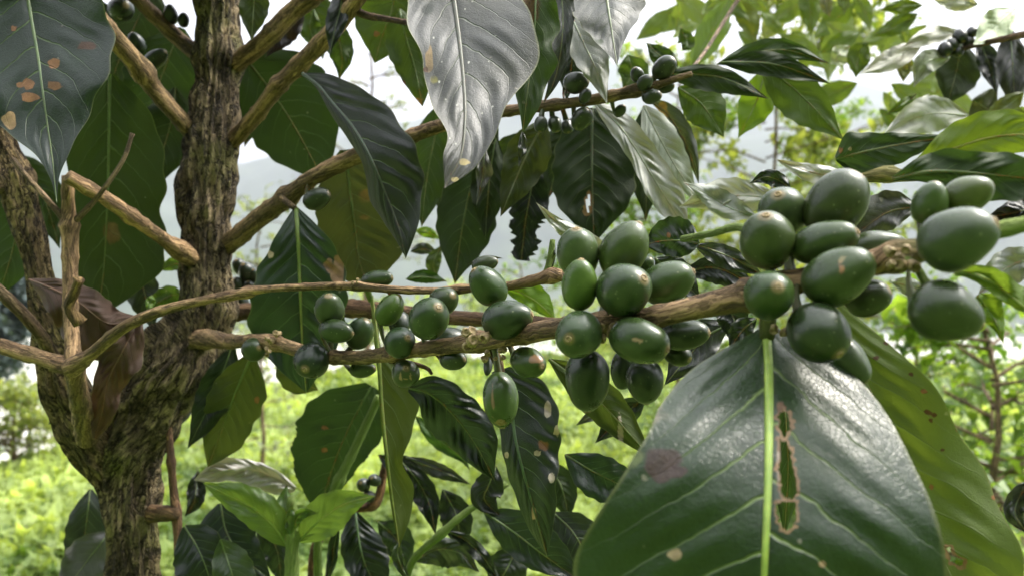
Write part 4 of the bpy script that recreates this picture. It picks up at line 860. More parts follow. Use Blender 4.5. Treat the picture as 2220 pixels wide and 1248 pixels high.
for (m, wa, wb, c, un) in [
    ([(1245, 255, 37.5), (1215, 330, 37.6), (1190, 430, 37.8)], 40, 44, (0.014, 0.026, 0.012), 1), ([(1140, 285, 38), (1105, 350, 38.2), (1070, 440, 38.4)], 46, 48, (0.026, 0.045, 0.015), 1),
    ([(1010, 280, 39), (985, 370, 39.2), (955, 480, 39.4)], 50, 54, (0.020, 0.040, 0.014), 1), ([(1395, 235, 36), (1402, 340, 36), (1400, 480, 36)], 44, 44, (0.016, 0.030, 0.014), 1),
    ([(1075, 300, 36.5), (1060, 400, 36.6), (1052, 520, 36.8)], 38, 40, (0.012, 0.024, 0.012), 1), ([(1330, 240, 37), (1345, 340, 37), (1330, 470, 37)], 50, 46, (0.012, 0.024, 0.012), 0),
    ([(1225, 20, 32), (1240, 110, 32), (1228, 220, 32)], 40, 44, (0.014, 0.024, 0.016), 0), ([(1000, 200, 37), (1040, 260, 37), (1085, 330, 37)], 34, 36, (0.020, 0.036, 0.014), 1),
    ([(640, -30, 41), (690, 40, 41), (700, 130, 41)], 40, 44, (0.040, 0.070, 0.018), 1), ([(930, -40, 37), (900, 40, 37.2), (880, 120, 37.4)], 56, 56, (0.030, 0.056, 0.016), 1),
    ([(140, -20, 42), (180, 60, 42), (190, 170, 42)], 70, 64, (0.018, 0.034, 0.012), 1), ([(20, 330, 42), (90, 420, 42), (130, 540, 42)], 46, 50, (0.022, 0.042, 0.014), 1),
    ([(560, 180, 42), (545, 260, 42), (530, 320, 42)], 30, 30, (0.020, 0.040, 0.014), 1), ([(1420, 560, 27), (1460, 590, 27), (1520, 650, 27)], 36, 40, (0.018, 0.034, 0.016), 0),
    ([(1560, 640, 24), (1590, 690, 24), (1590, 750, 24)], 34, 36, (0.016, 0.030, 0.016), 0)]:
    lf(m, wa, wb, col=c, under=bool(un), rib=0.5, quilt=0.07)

# the part of the crown that hangs above the picture: its leaves as one part, it only shades what is below
def crown_above():
    rs = random.Random(5); objs = []
    segs = [((-160, -560, 26), (120, -90, 31.3)), ((60, -330, 36), (250, -50, 38)), ((490, -1300, 41.5), (476, -150, 38.6)), ((490, -1300, 41.5), (476, -150, 38.6)), ((-240, -900, 36), (-105, 0, 35.6))]
    for k in range(38):
        a, b = segs[k % len(segs)]; f = rs.random()
        x, y, d = (a[i] + (b[i] - a[i]) * f for i in range(3))
        L = rs.uniform(320, 560); az = rs.uniform(-1.5, 0.7); dx = math.sin(az) * L * 0.6; dd = rs.uniform(-9, 9)
        if y + L * 0.75 > -40: y = -40 - L * 0.75 - rs.uniform(0, 60)
        objs.append(leaf(tree, [(x, y, d), (x + dx * 0.5, y + L * 0.22, d + dd * 0.6), (x + dx, y + L * 0.72, d + dd)], L * 0.2, L * 0.2, col=(0.018, 0.040, 0.016), under=rs.random() < 0.3, ny=16, nx=4, rib=0, quilt=0.06))
    V = []; F = []; UV = []; C = []
    o0 = np.array(tree['_o'])
    for o in objs:
        me = o.data; n0 = len(V); off = o0 + np.array(o.location)
        V += [np.array(v.co) + off for v in me.vertices]; F += [tuple(i + n0 for i in p.vertices) for p in me.polygons]
        uvv = np.zeros((len(me.vertices), 2))
        for l in me.loops: uvv[l.vertex_index] = me.uv_layers[0].data[l.index].uv
        UV += uvv.tolist(); bpy.data.objects.remove(o); bpy.data.meshes.remove(me)
    o = mesh_obj('crown', V, F, M_LEAF, tree, origin=V[0], uv=UV, stain=np.zeros((len(V), 4)), color=(0.012, 0.027, 0.011, 1)); o['kind'] = 'stuff'
crown_above()
lf([(2290, 470, 14.6), (2380, 420, 14.2), (2500, 430, 14), (2620, 500, 14)], 70, 70, col=(0.022, 0.05, 0.02)); lf([(2290, 470, 14.6), (2360, 520, 14.6), (2430, 620, 14.8), (2480, 760, 15)], 70, 70, col=(0.022, 0.05, 0.02))
# ---- cherries
def path3(pts):
    q = spline(np.asarray(pts, float), 400); return P(q[:, 0], q[:, 1], q[:, 2])
ANCH = np.concatenate([path3(MB_PTS), path3([(530, 635, 28.8), (650, 622, 28), (760, 620, 27.5), (860, 628, 27), (960, 630, 26.5), (1000, 626, 26), (1195, 598, 25)]), path3([(560, 475, 36.5), (620, 430, 35.5), (680, 385, 34.5), (1080, 245, 31), (1250, 222, 29.8), (1310, 212, 29.4), (1375, 198, 29), (1420, 186, 28.6)])])
def ch(*a, **k): return cherry(tree, *a, anchors=ANCH, **k)
GB = (0.075, 0.15, 0.022)
# middle cluster
ch(1253, 548, 20.6, 47, 57, 1247, 497, col=(0.060, 0.105, 0.035)); ch(1353, 542, 20.4, 50, 68, 1385, 484, col=(0.055, 0.098, 0.032)); ch(1257, 617, 19.4, 39, 57, 1259, 562, col=GB, label='brighter green cherry in the middle cluster')
ch(1353, 628, 19.0, 57, 66, 1388, 603); ch(1447, 612, 19.8, 46, 62, 1500, 588); ch(1254, 725, 19.0, 52, 58, 1229, 731)
ch(1385, 738, 18.6, 50, 69, 1441, 755, stains=[(1378, 735, 16, 6, (0.30, 0.22, 0.12)), (1390, 742, 8, 7, (0.30, 0.22, 0.12))]); ch(1273, 824, 20, 48, 68, 1273, 892, col=(0.030, 0.058, 0.024))
ch(1398, 826, 20.6, 40, 49, 1402, 876, col=(0.032, 0.058, 0.026)); ch(1352, 800, 21.4, 28, 44, 1350, 845, calyx=False, col=(0.02, 0.04, 0.016)); ch(1484, 724, 20.2, 34, 55, 1532, 718, col=(0.035, 0.065, 0.024)); ch(1468, 766, 20.8, 26, 36, 1490, 778, calyx=False, col=(0.03, 0.055, 0.02)); ch(1398, 578, 21.2, 18, 26, 1410, 560, calyx=False)
# left of the middle
ch(1057, 620, 23.4, 37, 50, 1027, 584, col=(0.035, 0.075, 0.028)); ch(1100, 692, 22.6, 41, 58, 1154, 680, col=(0.030, 0.064, 0.024)); ch(1052, 572, 25, 18, 30, 1080, 566, calyx=False, col=(0.05, 0.075, 0.035))
ch(1146, 785, 22.8, 34, 50, 1174, 790, stains=[(1162, 778, 18, 12, (0.26, 0.15, 0.08))]); ch(1085, 865, 23.6, 39, 61, 1090, 925, col=(0.05, 0.10, 0.03), stains=[(1068, 872, 3, 45, (0.24, 0.16, 0.08)), (1086, 915, 16, 8, (0.24, 0.16, 0.08))], label='single hanging cherry with brown lines')
ch(1058, 790, 24.6, 10, 26, 1056, 812, calyx=False, col=(0.03, 0.05, 0.025)); ch(983, 778, 25.6, 24, 38, 1010, 776, calyx=False, col=(0.028, 0.055, 0.02)); ch(975, 738, 26.6, 28, 40, 940, 742, calyx=False, col=(0.025, 0.05, 0.02))
ch(930, 690, 25.2, 44, 53, 955, 664, col=(0.045, 0.095, 0.028), stains=[(960, 735, 12, 3, (0.2, 0.18, 0.08))]); ch(962, 652, 26.0, 31, 40, 985, 640, calyx=False, col=(0.06, 0.10, 0.04)); ch(868, 742, 26.4, 34, 38, 889, 730, col=(0.028, 0.062, 0.024))
ch(879, 809, 26.8, 31, 34, 884, 794, col=(0.05, 0.085, 0.03), stains=[(875, 822, 14, 2.5, (0.3, 0.2, 0.1)), (890, 818, 3, 14, (0.3, 0.2, 0.1)), (868, 815, 3, 12, (0.3, 0.2, 0.1))]); ch(845, 671, 27, 28, 39, 868, 640, col=(0.085, 0.17, 0.024), label='bright green cherry between the two thin branches'); ch(866, 702, 27.8, 24, 30, 870, 725, calyx=False, col=(0.02, 0.04, 0.018))
ch(714, 669, 28.6, 33, 39, 718, 640, calyx=False, col=(0.055, 0.095, 0.040)); ch(729, 717, 28.2, 26, 43, 769, 722, col=(0.035, 0.072, 0.030)); ch(780, 722, 29, 30, 40, 800, 692, calyx=False, col=(0.035, 0.070, 0.032)); ch(675, 782, 28.6, 39, 41, 671, 796, col=(0.022, 0.050, 0.022)); ch(787, 800, 28.8, 18, 36, 817, 796, col=(0.035, 0.065, 0.022)); ch(550, 757, 32, 26, 30, 570, 752, col=(0.035, 0.07, 0.028))
ch(818, 606, 27.6, 20, 39, 854, 602, calyx=False, col=(0.035, 0.075, 0.026)); ch(687, 431, 33.4, 23, 34, 717, 420, calyx=False, col=(0.026, 0.045, 0.024)); 
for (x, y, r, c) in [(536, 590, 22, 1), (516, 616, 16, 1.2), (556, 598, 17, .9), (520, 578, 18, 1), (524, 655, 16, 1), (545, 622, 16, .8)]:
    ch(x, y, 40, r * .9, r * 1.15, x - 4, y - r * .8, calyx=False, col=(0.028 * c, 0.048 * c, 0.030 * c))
# right cluster
SH = (0.065, 0.105, 0.042)
ch(1697, 460, 18.0, 52, 64, 1670, 427, col=SH); ch(1812, 442, 17.4, 62, 80, 1846, 378, calyx=False, col=SH); ch(1663, 520, 16.9, 58, 66, 1647, 470, col=(0.055, 0.095, 0.034)); ch(1787, 525, 16.6, 46, 72, 1843, 505, col=(0.045, 0.088, 0.026)); ch(1895, 536, 17.0, 36, 64, 1957, 526, calyx=False, col=(0.065, 0.105, 0.04))
ch(1818, 597, 15.8, 60, 80, 1881, 556, col=(0.042, 0.080, 0.024), stains=[(1823, 583, 13, 11, (0.30, 0.16, 0.08)), (1828, 560, 18, 8, (0.20, 0.18, 0.08))]); ch(1669, 638, 15.8, 53, 58, 1668, 621, col=(0.036, 0.078, 0.022)); ch(1773, 720, 15.6, 63, 72, 1799, 764, col=(0.040, 0.078, 0.024)); ch(1837, 778, 16.6, 38, 62, 1868, 824, calyx=False, col=SH); ch(1883, 646, 17.2, 40, 48, 1915, 628, calyx=False, col=(0.045, 0.075, 0.034))
# nearest group at the right
ch(2076, 517, 14.2, 67, 80, 2130, 483, col=(0.050, 0.088, 0.030), label='largest nearest cherry at the right end of the branch'); ch(2016, 440, 15.6, 36, 48, 2022, 396, calyx=False, col=(0.065, 0.125, 0.026)); ch(2098, 422, 15.6, 40, 52, 2140, 402, calyx=False, col=(0.085, 0.13, 0.045)); ch(2050, 676, 14.2, 65, 75, 2112, 706, col=(0.042, 0.078, 0.026), label='blurred near cherry hanging under the branch end')
# upper branch
for (x, y, d, a, b, tx, ty) in [(1250, 180, 29.6, 24, 30, 1275, 180), (1269, 208, 29, 13, 17, 1276, 196), (1381, 162, 28.8, 15, 18, 1374, 150), (1399, 179, 28.2, 16, 19, 1410, 168), (1414, 210, 28.2, 16, 22, 1432, 208), (1440, 147, 28.4, 23, 30, 1458, 132), (1262, 258, 29.6, 22, 28, 1275, 240), (1172, 270, 30, 15, 20, 1170, 288), (1203, 270, 30.2, 15, 20, 1208, 288), (1345, 240, 29.6, 12, 16, 1352, 232), (1230, 275, 30.4, 14, 18, 1232, 290), (1440, 188, 29, 15, 24, 1460, 190)]:
    ch(x, y, d, a, b, tx, ty, calyx=False, col=(0.040, 0.062, 0.034))
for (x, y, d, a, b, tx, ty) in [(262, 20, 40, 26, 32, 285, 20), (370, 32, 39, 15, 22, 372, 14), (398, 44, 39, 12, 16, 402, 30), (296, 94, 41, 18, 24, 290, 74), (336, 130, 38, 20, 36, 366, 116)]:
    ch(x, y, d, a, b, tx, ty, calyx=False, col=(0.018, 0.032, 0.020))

# ------------------------------------------------------------------ dry leaf lodged in the fork
dl = thing('dry_leaf', 'crumpled dead brown leaf lodged in the fork of the trunk', 'leaf', tuple(P(180, 760, 33.6)))
DRY = (0.115, 0.062, 0.042)
leaf(dl, [(62, 606, 33.6), (105, 622, 33), (170, 655, 32.6), (235, 700, 32.8), (300, 690, 33.6)], [2, 14, 26, 34, 40, 44, 44, 40, 22, 4], [2, 22, 44, 60, 74, 84, 92, 80, 40, 4], col=DRY, mat=M_DRY, name='curled_half', ny=90, nx=26, quilt=0.08, wav=0.55, nw=3, zA=0.9, zB=0.5, rib=0.5, ribcol=(0.14, 0.08, 0.05))
leaf(dl, [(300, 690, 33.8), (268, 755, 33.2), (232, 830, 33.6), (222, 890, 34.2), (206, 950, 34.8)], [10, 30, 44, 52, 44, 38, 34, 30, 20, 6], [12, 30, 46, 48, 36, 30, 28, 24, 18, 6], col=DRY, mat=M_DRY, name='hanging_half', ny=90, nx=22, quilt=0.08, wav=0.5, nw=2.5, zA=0.7, zB=-0.4, rib=0.4, ribcol=(0.13, 0.08, 0.05))
# ------------------------------------------------------------------ neighbouring coffee tree on the right
nb = thing('coffee_tree', 'neighbouring coffee tree whose leaves reach in at the right edge', 'tree', (float(P(2620, 624, 26)[0]), 0.26, 0.0))
tube('trunk', [(2620, -400, 26, 120), (2600, 100, 26, 130), (2610, 600, 26, 140), (2620, 2000, 26, 170), (2620, 5800, 26, 260)], M_TRUNK, nb, seg=28, step=0.003, rough=0.02, ridges=0.11)
def nbr(pts, **k): return tube('branch', pts, M_TWIG, nb, **k)
nbr([(2600, 360, 26, 40), (2400, 360, 23, 34), (2200, 372, 20.6, 26), (2060, 380, 19.8, 22), (1960, 382, 19.8, 24), (1925, 378, 19.8, 30), (1880, 384, 20, 24), (1850, 392, 20.2, 18)], seg=14, nodes=[(1925, 378, 22)], color=(1.2, 1.2, 0.9, 1), young=(1600, 2700))
nbr([(2600, 40, 26, 40), (2400, 50, 33, 34), (2250, 70, 39, 18), (2110, 100, 43, 11), (2050, 120, 44, 9)], seg=12, color=(0.6, 0.5, 0.4, 1))
nbr([(2600, 560, 26, 40), (2400, 600, 21, 30), (2250, 640, 18, 22), (2150, 600, 17, 18), (2075, 590, 16.6, 14)], seg=12, young=(1500, 1700))
def n_(mid, wA, wB=None, **k): return leaf(nb, mid, wA, wB, **k)
n_([(1812, 345, 20.6), (1880, 328, 20.2), (1960, 312, 20), (2080, 294, 19.8)], [6, 46, 44, 36, 30, 24, 17, 11, 6, 0], [6, 44, 48, 46, 44, 36, 26, 14, 6, 0], col=(0.022, 0.046, 0.018), nx=14, ny=60, rib=0.4, under=True, spots=[(1822, 327, 5, 6, BR), (1843, 323, 4, 4, PALE), (1846, 337, 3, 4, BR)], label='dark green leaf with small holes pointing right')
n_([(1985, 352, 19.6), (2060, 325, 19.2), (2140, 300, 19), (2220, 292, 18.8), (2320, 300, 18.6)], [4, 24, 44, 54, 58, 58, 52, 38, 18, 0], [4, 16, 28, 36, 42, 44, 40, 30, 14, 0], under=True, col=(0.10, 0.155, 0.020), ny=60, nx=14, rib=0.5, ribcol=(0.2, 0.26, 0.06), label='bright backlit yellow-green leaf at the right edge')
n_([(1935, 388, 18.6), (2020, 372, 18), (2120, 376, 17.6), (2230, 388, 17.4), (2330, 400, 17.4)], [4, 26, 42, 50, 46, 50, 50, 38, 18, 0], [4, 14, 30, 42, 52, 56, 52, 40, 20, 0], under=True, col=(0.024, 0.050, 0.018), ny=60, nx=14, wav=0.25, rib=0.5, label='dark leaf under the bright backlit one')
n_([(2070, 592, 16.6), (2120, 598, 16.4), (2170, 625, 16.4), (2250, 690, 16.6)], [3, 14, 24, 30, 32, 32, 28, 20, 10, 0], [3, 8, 14, 18, 20, 20, 18, 14, 8, 0], under=True, col=(0.11, 0.18, 0.03), rib=0.6, ribcol=(0.22, 0.30, 0.08))
n_([(2120, 640, 17.4), (2140, 670, 17.4), (2160, 700, 17.4), (2176, 745, 17.4)], [8, 30, 40, 38, 30, 22, 16, 10, 5, 0], [8, 18, 24, 24, 22, 18, 12, 8, 4, 0], under=True, col=(0.12, 0.20, 0.025), rib=0.4)
n_([(2260, 560, 18), (2210, 570, 18), (2170, 590, 18), (2120, 640, 18)], 40, 40, col=(0.299, 0.320, 0.310), mat=M_SHEEN, rib=0.4)
n_([(2290, 450, 19), (2230, 455, 19), (2180, 465, 19), (2130, 475, 19)], 28, 30, col=(0.024, 0.028, 0.026), quilt=0.12, rib=0.4)
n_([(2240, 1040, 19), (2215, 1070, 19), (2200, 1110, 19), (2230, 1160, 19)], 24, 26, col=(0.03, 0.04, 0.034), rib=0.3)
# upper right, farther branch with leaves and a few cherries
FAR = [((2200, 20, 44), (2165, 50, 43), (2110, 98, 42), 34, 30, (0.17, 0.20, 0.14), 0), ((2190, 60, 44), (2196, 150, 43.5), (2200, 250, 43), 30, 32, (0.030, 0.036, 0.036), 0), ((2120, 85, 45), (2145, 140, 44.5), (2162, 205, 44), 24, 22, (0.020, 0.032, 0.026), 0), ((2085, 90, 46), (2072, 160, 46), (2052, 232, 46), 46, 40, (0.022, 0.034, 0.018), 1),
       ((2110, 215, 47), (2130, 230, 47), (2160, 250, 47), 40, 40, (0.05, 0.06, 0.03), 1), ((2080, 70, 45), (2020, 78, 44), (1950, 108, 43), 16, 18, (0.17, 0.17, 0.155), 0), ((2000, 95, 45), (1930, 130, 44), (1862, 162, 43), 22, 20, (0.16, 0.16, 0.15), 0), ((2060, 125, 44), (2010, 135, 43), (1980, 190, 43), 22, 22, (0.13, 0.14, 0.12), 0),
       ((2100, 250, 40), (2010, 248, 39), (1915, 292, 38.5), 36, 34, (0.15, 0.155, 0.145), 0), ((2015, 205, 41), (1970, 245, 40.5), (1915, 292, 40), 14, 12, (0.24, 0.24, 0.23), 0), ((1985, 205, 42), (1955, 228, 42), (1918, 252, 42), 9, 9, (0.07, 0.12, 0.02), 1), ((2000, 12, 52), (1960, 15, 52), (1905, 22, 52), 14, 14, (0.09, 0.14, 0.02), 1), ((1990, 30, 52), (1940, 60, 52), (1890, 80, 52), 16, 18, (0.08, 0.13, 0.02), 1),
       ((1880, 92, 52), (1862, 120, 52), (1855, 170, 52), 24, 22, (0.07, 0.11, 0.02), 1), ((1840, 100, 53), (1825, 115, 53), (1800, 140, 53), 22, 18, (0.18, 0.20, 0.15), 0), ((1970, 120, 52), (1960, 150, 52), (1958, 180, 52), 15, 14, (0.12, 0.13, 0.05), 1), ((2220, 200, 42), (2170, 240, 42), (2120, 262, 42), 20, 20, (0.10, 0.12, 0.05), 1), ((2120, 10, 46), (2060, 0, 46), (2010, -10, 46), 20, 20, (0.10, 0.11, 0.10), 0),
       ((2260, 262, 36), (2220, 250, 36), (2175, 246, 36), 12, 16, (0.13, 0.18, 0.06), 1)]
for (p0, p1, p2, wa, wb, c, un) in FAR:
    n_([p0, p1, p2], wa * 1.15, wb * 1.15, col=c if (un or c[0] < 0.1) else tuple(min(0.6, 2.6 * q) for q in c), under=bool(un), ny=26, nx=7, rib=0.5, quilt=0.12, mat=M_SHEEN if (not un and c[0] > 0.1) else None)  # pale leaves lightened further, sky sheen painted into their colour
for (x, y, r) in [(2064, 98, 13), (2082, 80, 15), (2100, 92, 13), (2076, 112, 12), (2108, 70, 11), (2050, 108, 15)]:
    cherry(nb, x, y, 43.5, r, r * 1.25, x, y + r, calyx=False, col=(0.018, 0.026, 0.016))
# second branch of the neighbour behind the middle: leaves around the far node right of the upper branch
nbr([(2600, -40, 26, 44), (2300, -160, 34, 34), (1900, -190, 40, 26), (1680, -110, 44, 14), (1600, 0, 46, 9), (1530, 110, 40, 8), (1500, 150, 34, 8)], seg=12)
UP = [((1648, 135, 35), (1735, 205, 35), (1830, 305, 35), 42, 52, (0.055, 0.095, 0.020), 1), ((1555, 140, 34), (1690, 108, 34), (1800, 138, 34), 24, 22, (0.030, 0.060, 0.018), 1), ((1560, 135, 33), (1680, 140, 33), (1802, 182, 33), 24, 26, (0.014, 0.030, 0.012), 1), ((1440, 160, 31), (1560, 168, 31), (1668, 215, 31), 22, 32, (0.015, 0.030, 0.012), 1),
      ((1470, 190, 33), (1520, 225, 33), (1570, 298, 33), 44, 42, (0.050, 0.090, 0.018), 1), ((1660, 150, 36), (1640, 220, 36), (1600, 300, 36), 36, 34, (0.11, 0.19, 0.02), 1), ((1498, 148, 48), (1545, 65, 48), (1592, -20, 48), 28, 28, (0.12, 0.19, 0.06), 1), ((1470, 150, 36), (1430, 120, 36), (1400, 92, 36), 22, 22, (0.03, 0.06, 0.018), 1), ((1480, 110, 42), (1490, 95, 42), (1475, 60, 42), 18, 16, (0.05, 0.09, 0.02), 1),
      ((1360, 120, 40), (1370, 160, 40), (1350, 195, 40), 34, 30, (0.05, 0.09, 0.02), 1), ((1590, 0, 60), (1620, 40, 60), (1640, 95, 60), 24, 22, (0.10, 0.13, 0.03), 1), ((1740, -40, 60), (1755, 20, 60), (1758, 82, 60), 22, 20, (0.09, 0.14, 0.02), 1), ((1830, -40, 60), (1828, 0, 60), (1830, 34, 60), 16, 14, (0.09, 0.13, 0.03), 1), ((1700, 30, 64), (1670, 60, 64), (1655, 92, 64), 22, 20, (0.17, 0.21, 0.08), 1), ((1790, -20, 62), (1790, 10, 62), (1800, 40, 62), 14, 12, (0.11, 0.12, 0.07), 1)]
for (p0, p1, p2, wa, wb, c, un) in UP:
    n_([p0, p1, p2], wa * 1.1, wb * 1.1, col=c, under=bool(un), ny=30, nx=8, rib=0.5, quilt=0.07)

_r = random.Random(91)
for k in range(46):
    if k < 30: x0, y0 = _r.uniform(1420, 1900), _r.uniform(-30, 80)
    else: x0, y0 = _r.uniform(1850, 2080), _r.uniform(40, 250)
    d0 = _r.uniform(56, 80); a0 = _r.uniform(0.2, 2.9); l0 = _r.uniform(55, 135); g0 = _r.random()
    n_([(x0, y0, d0), (x0 + math.cos(a0) * l0 * .5 + _r.uniform(-6, 6), y0 + math.sin(a0) * l0 * .5, d0 + _r.uniform(-1, 1)), (x0 + math.cos(a0) * l0, y0 + math.sin(a0) * l0, d0)], l0 * 0.19, l0 * 0.19,
       col=(0.08 + 0.08 * g0, 0.13 + 0.09 * g0, 0.02 + 0.05 * g0), under=True, ny=16, nx=4, rib=0.4)
# ------------------------------------------------------------------ coffee shrub low behind the branch
sh = thing('coffee_shrub', 'low dark coffee shrub behind and below the fruiting branch', 'shrub', tuple(np.array([float(P(900, 624, 46)[0]), 0.46, 0.0])))
def sbr(pts, **k): return tube('branch', pts, M_TWIG, sh, **k)
sbr([(900, 3600, 46, 60), (880, 2200, 44, 40), (700, 1400, 41, 26), (680, 1210, 40.5, 22), (730, 1110, 40, 18), (812, 1090, 40, 20), (836, 1000, 40, 15)], seg=14, nodes=[(812, 1090, 12)], color=(0.95, 0.7, 0.6, 1))
sbr([(880, 2200, 44, 40), (860, 1400, 38, 22), (890, 1225, 35, 16), (957, 1156, 34, 17), (1010, 1110, 34, 15), (1100, 1048, 34, 12)], seg=12, nodes=[(957, 1156, 12)], young=(300, 500))
sbr([(700, 1400, 41, 26), (690, 1160, 38.6, 18), (722, 1070, 38, 22), (770, 970, 37.6, 20), (822, 858, 37.2, 17)], seg=12, young=(300, 500), nodes=[(735, 1040, 10)])
sbr([(900, 1900, 44, 34), (560, 1300, 40, 16), (470, 1180, 38, 12), (430, 1160, 38, 12), (400, 1140, 38, 10)], seg=10, color=(1, .8, .6, 1))
def s_(mid, wA, wB=None, **k): return leaf(sh, mid, wA, wB, **k)
s_([(806, 836, 39), (760, 920, 39.2), (722, 1010, 39.6), (690, 1120, 40)], [16, 60, 74, 72, 66, 56, 46, 34, 18, 0], [16, 58, 90, 104, 108, 104, 92, 70, 36, 0], under=True, col=(0.020, 0.044, 0.016), ny=70, nx=18, jag=0.06, rib=0.6, spots=[(705, 926, 9, 4, BR), (703, 975, 8, 5, BR)], label='broad dark leaf behind the slanting green stem')
s_([(870, 1000, 38), (905, 1040, 37.6), (930, 1090, 37.4), (945, 1160, 37.4)], 26, 30, col=(0.014, 0.026, 0.018), quilt=0.14, rib=0.4)
s_([(880, 990, 38), (930, 1010, 37.8), (980, 1030, 37.6), (1022, 1050, 37.6)], 16, 18, col=(0.030, 0.042, 0.034), rib=0.4)
s_([(900, 900, 40), (950, 950, 40), (1000, 990, 40), (1020, 1020, 40)], 18, 20, under=True, col=MIDG, rib=0.4)
s_([(820, 985, 40), (850, 1005, 39.6), (900, 1010, 39.4), (932, 1025, 39.4)], 22, 18, col=(0.012, 0.022, 0.014), rib=0.3)
s_([(1050, 1110, 33), (1110, 1150, 32.6), (1170, 1195, 32.4), (1262, 1262, 32.4)], [4, 30, 46, 54, 56, 54, 48, 36, 18, 0], 46, col=(0.018, 0.038, 0.022), ny=50, nx=14, rib=0.6)
s_([(1200, 1110, 34), (1240, 1150, 33.6), (1270, 1200, 33.4), (1300, 1260, 33.4)], 50, 60, col=(0.022, 0.036, 0.026), rib=0.5)
s_([(1075, 1010, 33), (1060, 1050, 32.8), (1050, 1080, 32.8), (1085, 1120, 32.8)], 36, 32, col=(0.012, 0.022, 0.014), rib=0.4)
s_([(970, 1150, 35), (1010, 1170, 34.8), (1050, 1210, 34.6), (1090, 1270, 34.6)], 16, 18, col=(0.014, 0.026, 0.016), rib=0.4, wav=0.3)
s_([(770, 1110, 36), (780, 1180, 35.6), (800, 1240, 35.2), (840, 1300, 35)], [6, 24, 40, 50, 54, 54, 48, 36, 18, 0], [6, 24, 36, 42, 44, 42, 38, 28, 14, 0], col=(0.016, 0.030, 0.022), ny=50, nx=14, quilt=0.14, rib=0.7, ribcol=(0.08, 0.13, 0.06))
s_([(900, 1215, 36), (950, 1190, 35.8), (1000, 1200, 35.6), (1040, 1240, 35.6)], 26, 40, col=(0.035, 0.055, 0.032), quilt=0.1, rib=0.4)
s_([(868, 1170, 33), (862, 1200, 32.8), (872, 1230, 32.8), (892, 1262, 32.8)], 12, 14, col=(0.035, 0.06, 0.03), rib=0.4)
s_([(735, 1130, 38), (725, 1180, 38), (720, 1220, 38), (700, 1280, 38)], 10, 14, col=DEEP, rib=0.3)
s_([(640, 1060, 40), (560, 1022, 39.6), (490, 1018, 39.2), (420, 1040, 39)], [6, 26, 34, 36, 34, 28, 24, 22, 14, 0], [6, 14, 18, 20, 22, 24, 26, 24, 14, 0], col=(0.434, 0.423, 0.434), mat=M_SHEEN, quilt=0.22, rib=0.3, label='wrinkled silvery leaf above the bright green shoot')
s_([(430, 1020, 40.4), (425, 1060, 40.2), (420, 1090, 40), (400, 1120, 40)], 22, 20, col=(0.014, 0.024, 0.018), rib=0.3)
s_([(478, 1090, 37), (490, 1150, 36.6), (520, 1200, 36.4), (590, 1260, 36.2)], [6, 44, 58, 60, 58, 52, 44, 32, 16, 0], [6, 40, 60, 72, 80, 84, 80, 62, 32, 0], col=(0.018, 0.036, 0.024), ny=50, nx=16, rib=0.6, label='dark leaf at the bottom left below the bright shoot')
s_([(400, 1140, 36), (430, 1190, 35.6), (450, 1240, 35.4), (470, 1310, 35.4)], [6, 40, 52, 56, 54, 48, 40, 28, 14, 0], [6, 34, 52, 62, 66, 66, 60, 48, 24, 0], col=(0.018, 0.036, 0.024), ny=50, nx=14, rib=0.5)
s_([(478, 1168, 34), (492, 1210, 33.8), (508, 1260, 33.6), (520, 1330, 33.6)], [6, 28, 42, 48, 50, 48, 42, 30, 14, 0], 40, col=(0.05, 0.085, 0.04), rib=0.5, ny=40)
s_([(195, 1060, 42), (190, 1110, 41.6), (180, 1180, 41.4), (150, 1280, 41.4)], [6, 30, 46, 56, 60, 58, 50, 36, 18, 0], 44, col=(0.022, 0.036, 0.028), rib=0.5)
s_([(240, 1150, 41), (200, 1200, 40.8), (170, 1240, 40.6), (120, 1300, 40.6)], 50, 50, col=(0.098, 0.104, 0.110), mat=M_SHEEN, rib=0.5)
s_([(420, 880, 41), (395, 900, 41), (380, 930, 41)], 14, 14, col=(0.06, 0.07, 0.06), rib=0, ny=14, nx=4)
for (x, y, r) in [(788, 1050, 15), (812, 1040, 14), (800, 1075, 13), (372, 870, 12), (386, 893, 11), (378, 850, 12)]:
    cherry(sh, x, y, 39.5, r, r * 1.2, x - 4, y - 8, calyx=False, col=(0.022, 0.036, 0.022))
s_([(1250, 920, 30), (1290, 900, 30), (1330, 915, 30), (1380, 960, 30)], 16, 14, col=(0.06, 0.075, 0.06), rib=0.3)
for (m, wa, wb, c, un) in [
    ([(960, 1060, 39), (990, 1120, 39), (1000, 1200, 39)], 34, 36, (0.014, 0.026, 0.016), 0), ([(1180, 1000, 36), (1215, 1050, 36), (1235, 1130, 36)], 34, 36, (0.018, 0.034, 0.018), 1),
    ([(560, 1130, 40), (600, 1190, 40), (610, 1270, 40)], 34, 38, (0.018, 0.036, 0.018), 0), ([(1120, 1180, 37), (1100, 1230, 37), (1060, 1290, 37)], 44, 44, (0.018, 0.034, 0.018), 0),
    ([(820, 1130, 40), (860, 1170, 40), (880, 1240, 40)], 36, 34, (0.020, 0.040, 0.020), 0), ([(1400, 860, 29), (1350, 900, 29.4), (1290, 960, 29.6)], 30, 30, (0.02, 0.036, 0.02), 0)]:
    s_(m, wa, wb, col=c, under=bool(un), rib=0.5, quilt=0.08)
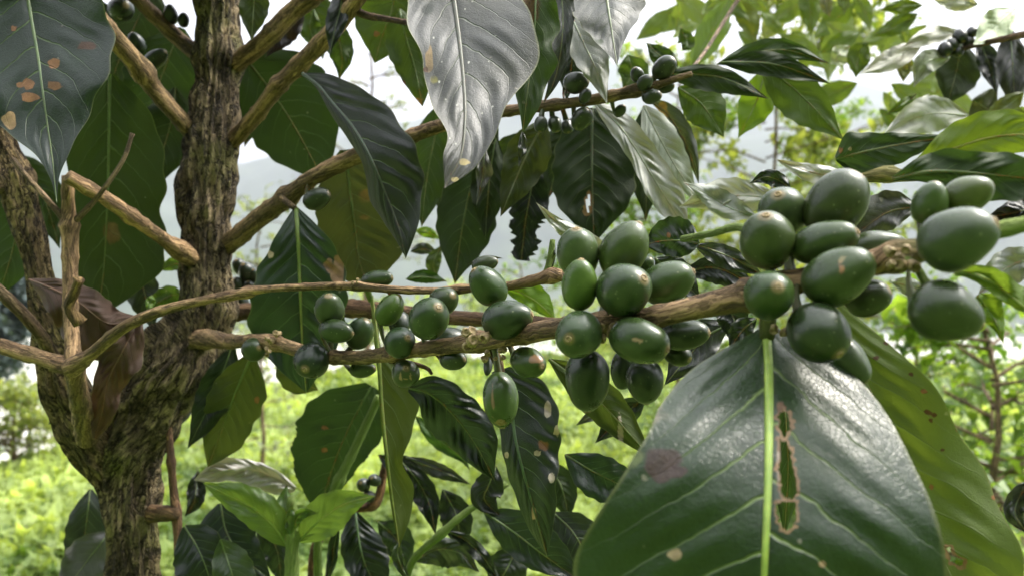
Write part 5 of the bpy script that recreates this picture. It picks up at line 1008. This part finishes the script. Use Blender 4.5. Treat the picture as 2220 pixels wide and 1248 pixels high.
# more leaves that stand between the branch and the grass
s_([(900, 500, 44), (930, 505, 44), (955, 520, 44)], 12, 12, under=True, col=(0.10, 0.18, 0.02), rib=0.3, ny=16, nx=5)
s_([(890, 545, 43), (920, 540, 43), (950, 548, 43)], 14, 12, col=(0.04, 0.055, 0.045), rib=0.3, ny=16, nx=5)
s_([(945, 600, 42), (940, 570, 42), (958, 530, 42)], 18, 16, under=True, col=(0.05, 0.08, 0.03), rib=0.3, ny=16, nx=5)

# ------------------------------------------------------------------ bright young shoot
yp = thing('coffee_seedling', 'bright green young coffee shoot with two opposite fresh leaves', 'plant', (float(P(640, 624, 34)[0]), 0.36, 0.0))
tube('stem', [(650, 4700, 36, 50), (640, 2600, 35, 44), (632, 1500, 34, 38), (632, 1260, 34, 32), (634, 1170, 34, 28), (634, 1120, 34, 26), (630, 1075, 34, 16)], M_TWIG, yp, seg=16, step=0.002, young=(200, 400), nodes=[(634, 1160, 12)])
def y_(mid, wA, wB=None, **k): return leaf(yp, mid, wA, wB, **k)
y_([(622, 1180, 34), (585, 1130, 33.4), (530, 1090, 33), (440, 1046, 33)], [6, 26, 34, 38, 38, 34, 30, 22, 12, 0], [4, 24, 38, 44, 46, 42, 36, 26, 12, 0], col=(0.105, 0.178, 0.04), ny=60, nx=16, rib=0.5, ribcol=(0.2, 0.3, 0.08))
y_([(648, 1172, 34), (690, 1130, 33.4), (745, 1092, 33), (812, 1074, 32.8)], [5, 24, 36, 42, 44, 40, 32, 22, 10, 0], [5, 26, 38, 44, 44, 40, 32, 22, 10, 0], col=(0.098, 0.168, 0.038), ny=60, nx=16, rib=0.5, ribcol=(0.2, 0.3, 0.08))
y_([(630, 1150, 34.2), (622, 1110, 34.4), (618, 1080, 34.6), (622, 1050, 34.8)], [5, 18, 26, 30, 28, 24, 18, 12, 6, 0], 22, col=(0.08, 0.15, 0.035), rib=0.4, ny=30)
y_([(638, 1150, 33.8), (645, 1120, 33.6), (665, 1110, 33.4), (690, 1112, 33.2)], 12, 12, col=(0.09, 0.17, 0.04), rib=0.3, ny=20, nx=6)
y_([(628, 1160, 33.6), (626, 1130, 33.5), (630, 1110, 33.4), (634, 1088, 33.4)], 10, 12, col=(0.10, 0.17, 0.05), rib=0.3, ny=20, nx=6)

# ------------------------------------------------------------------ air
def haze():
    g = NT('haze_air')
    pv = g.n('ShaderNodeVolumePrincipled'); pv.inputs['Color'].default_value = (0.84, 0.88, 1.0, 1); pv.inputs['Density'].default_value = 0.0007
    pv.inputs['Anisotropy'].default_value = 0.2
    g.L(pv.outputs[0], g.out.inputs['Volume'])
    a, z0, z1 = 3400.0, -38.0, 620.0
    V = [(x, y, z) for z in (z0, z1) for x, y in ((-a, -a), (a, -a), (a, a), (-a, a))]
    F = [(0, 3, 2, 1), (4, 5, 6, 7), (0, 1, 5, 4), (1, 2, 6, 5), (2, 3, 7, 6), (3, 0, 4, 7)]
    o = mesh_obj('haze', V, F, g.m, smooth=False); o['kind'] = 'stuff'
haze()
for o in bpy.data.objects:
    if '_o' in o: del o['_o']
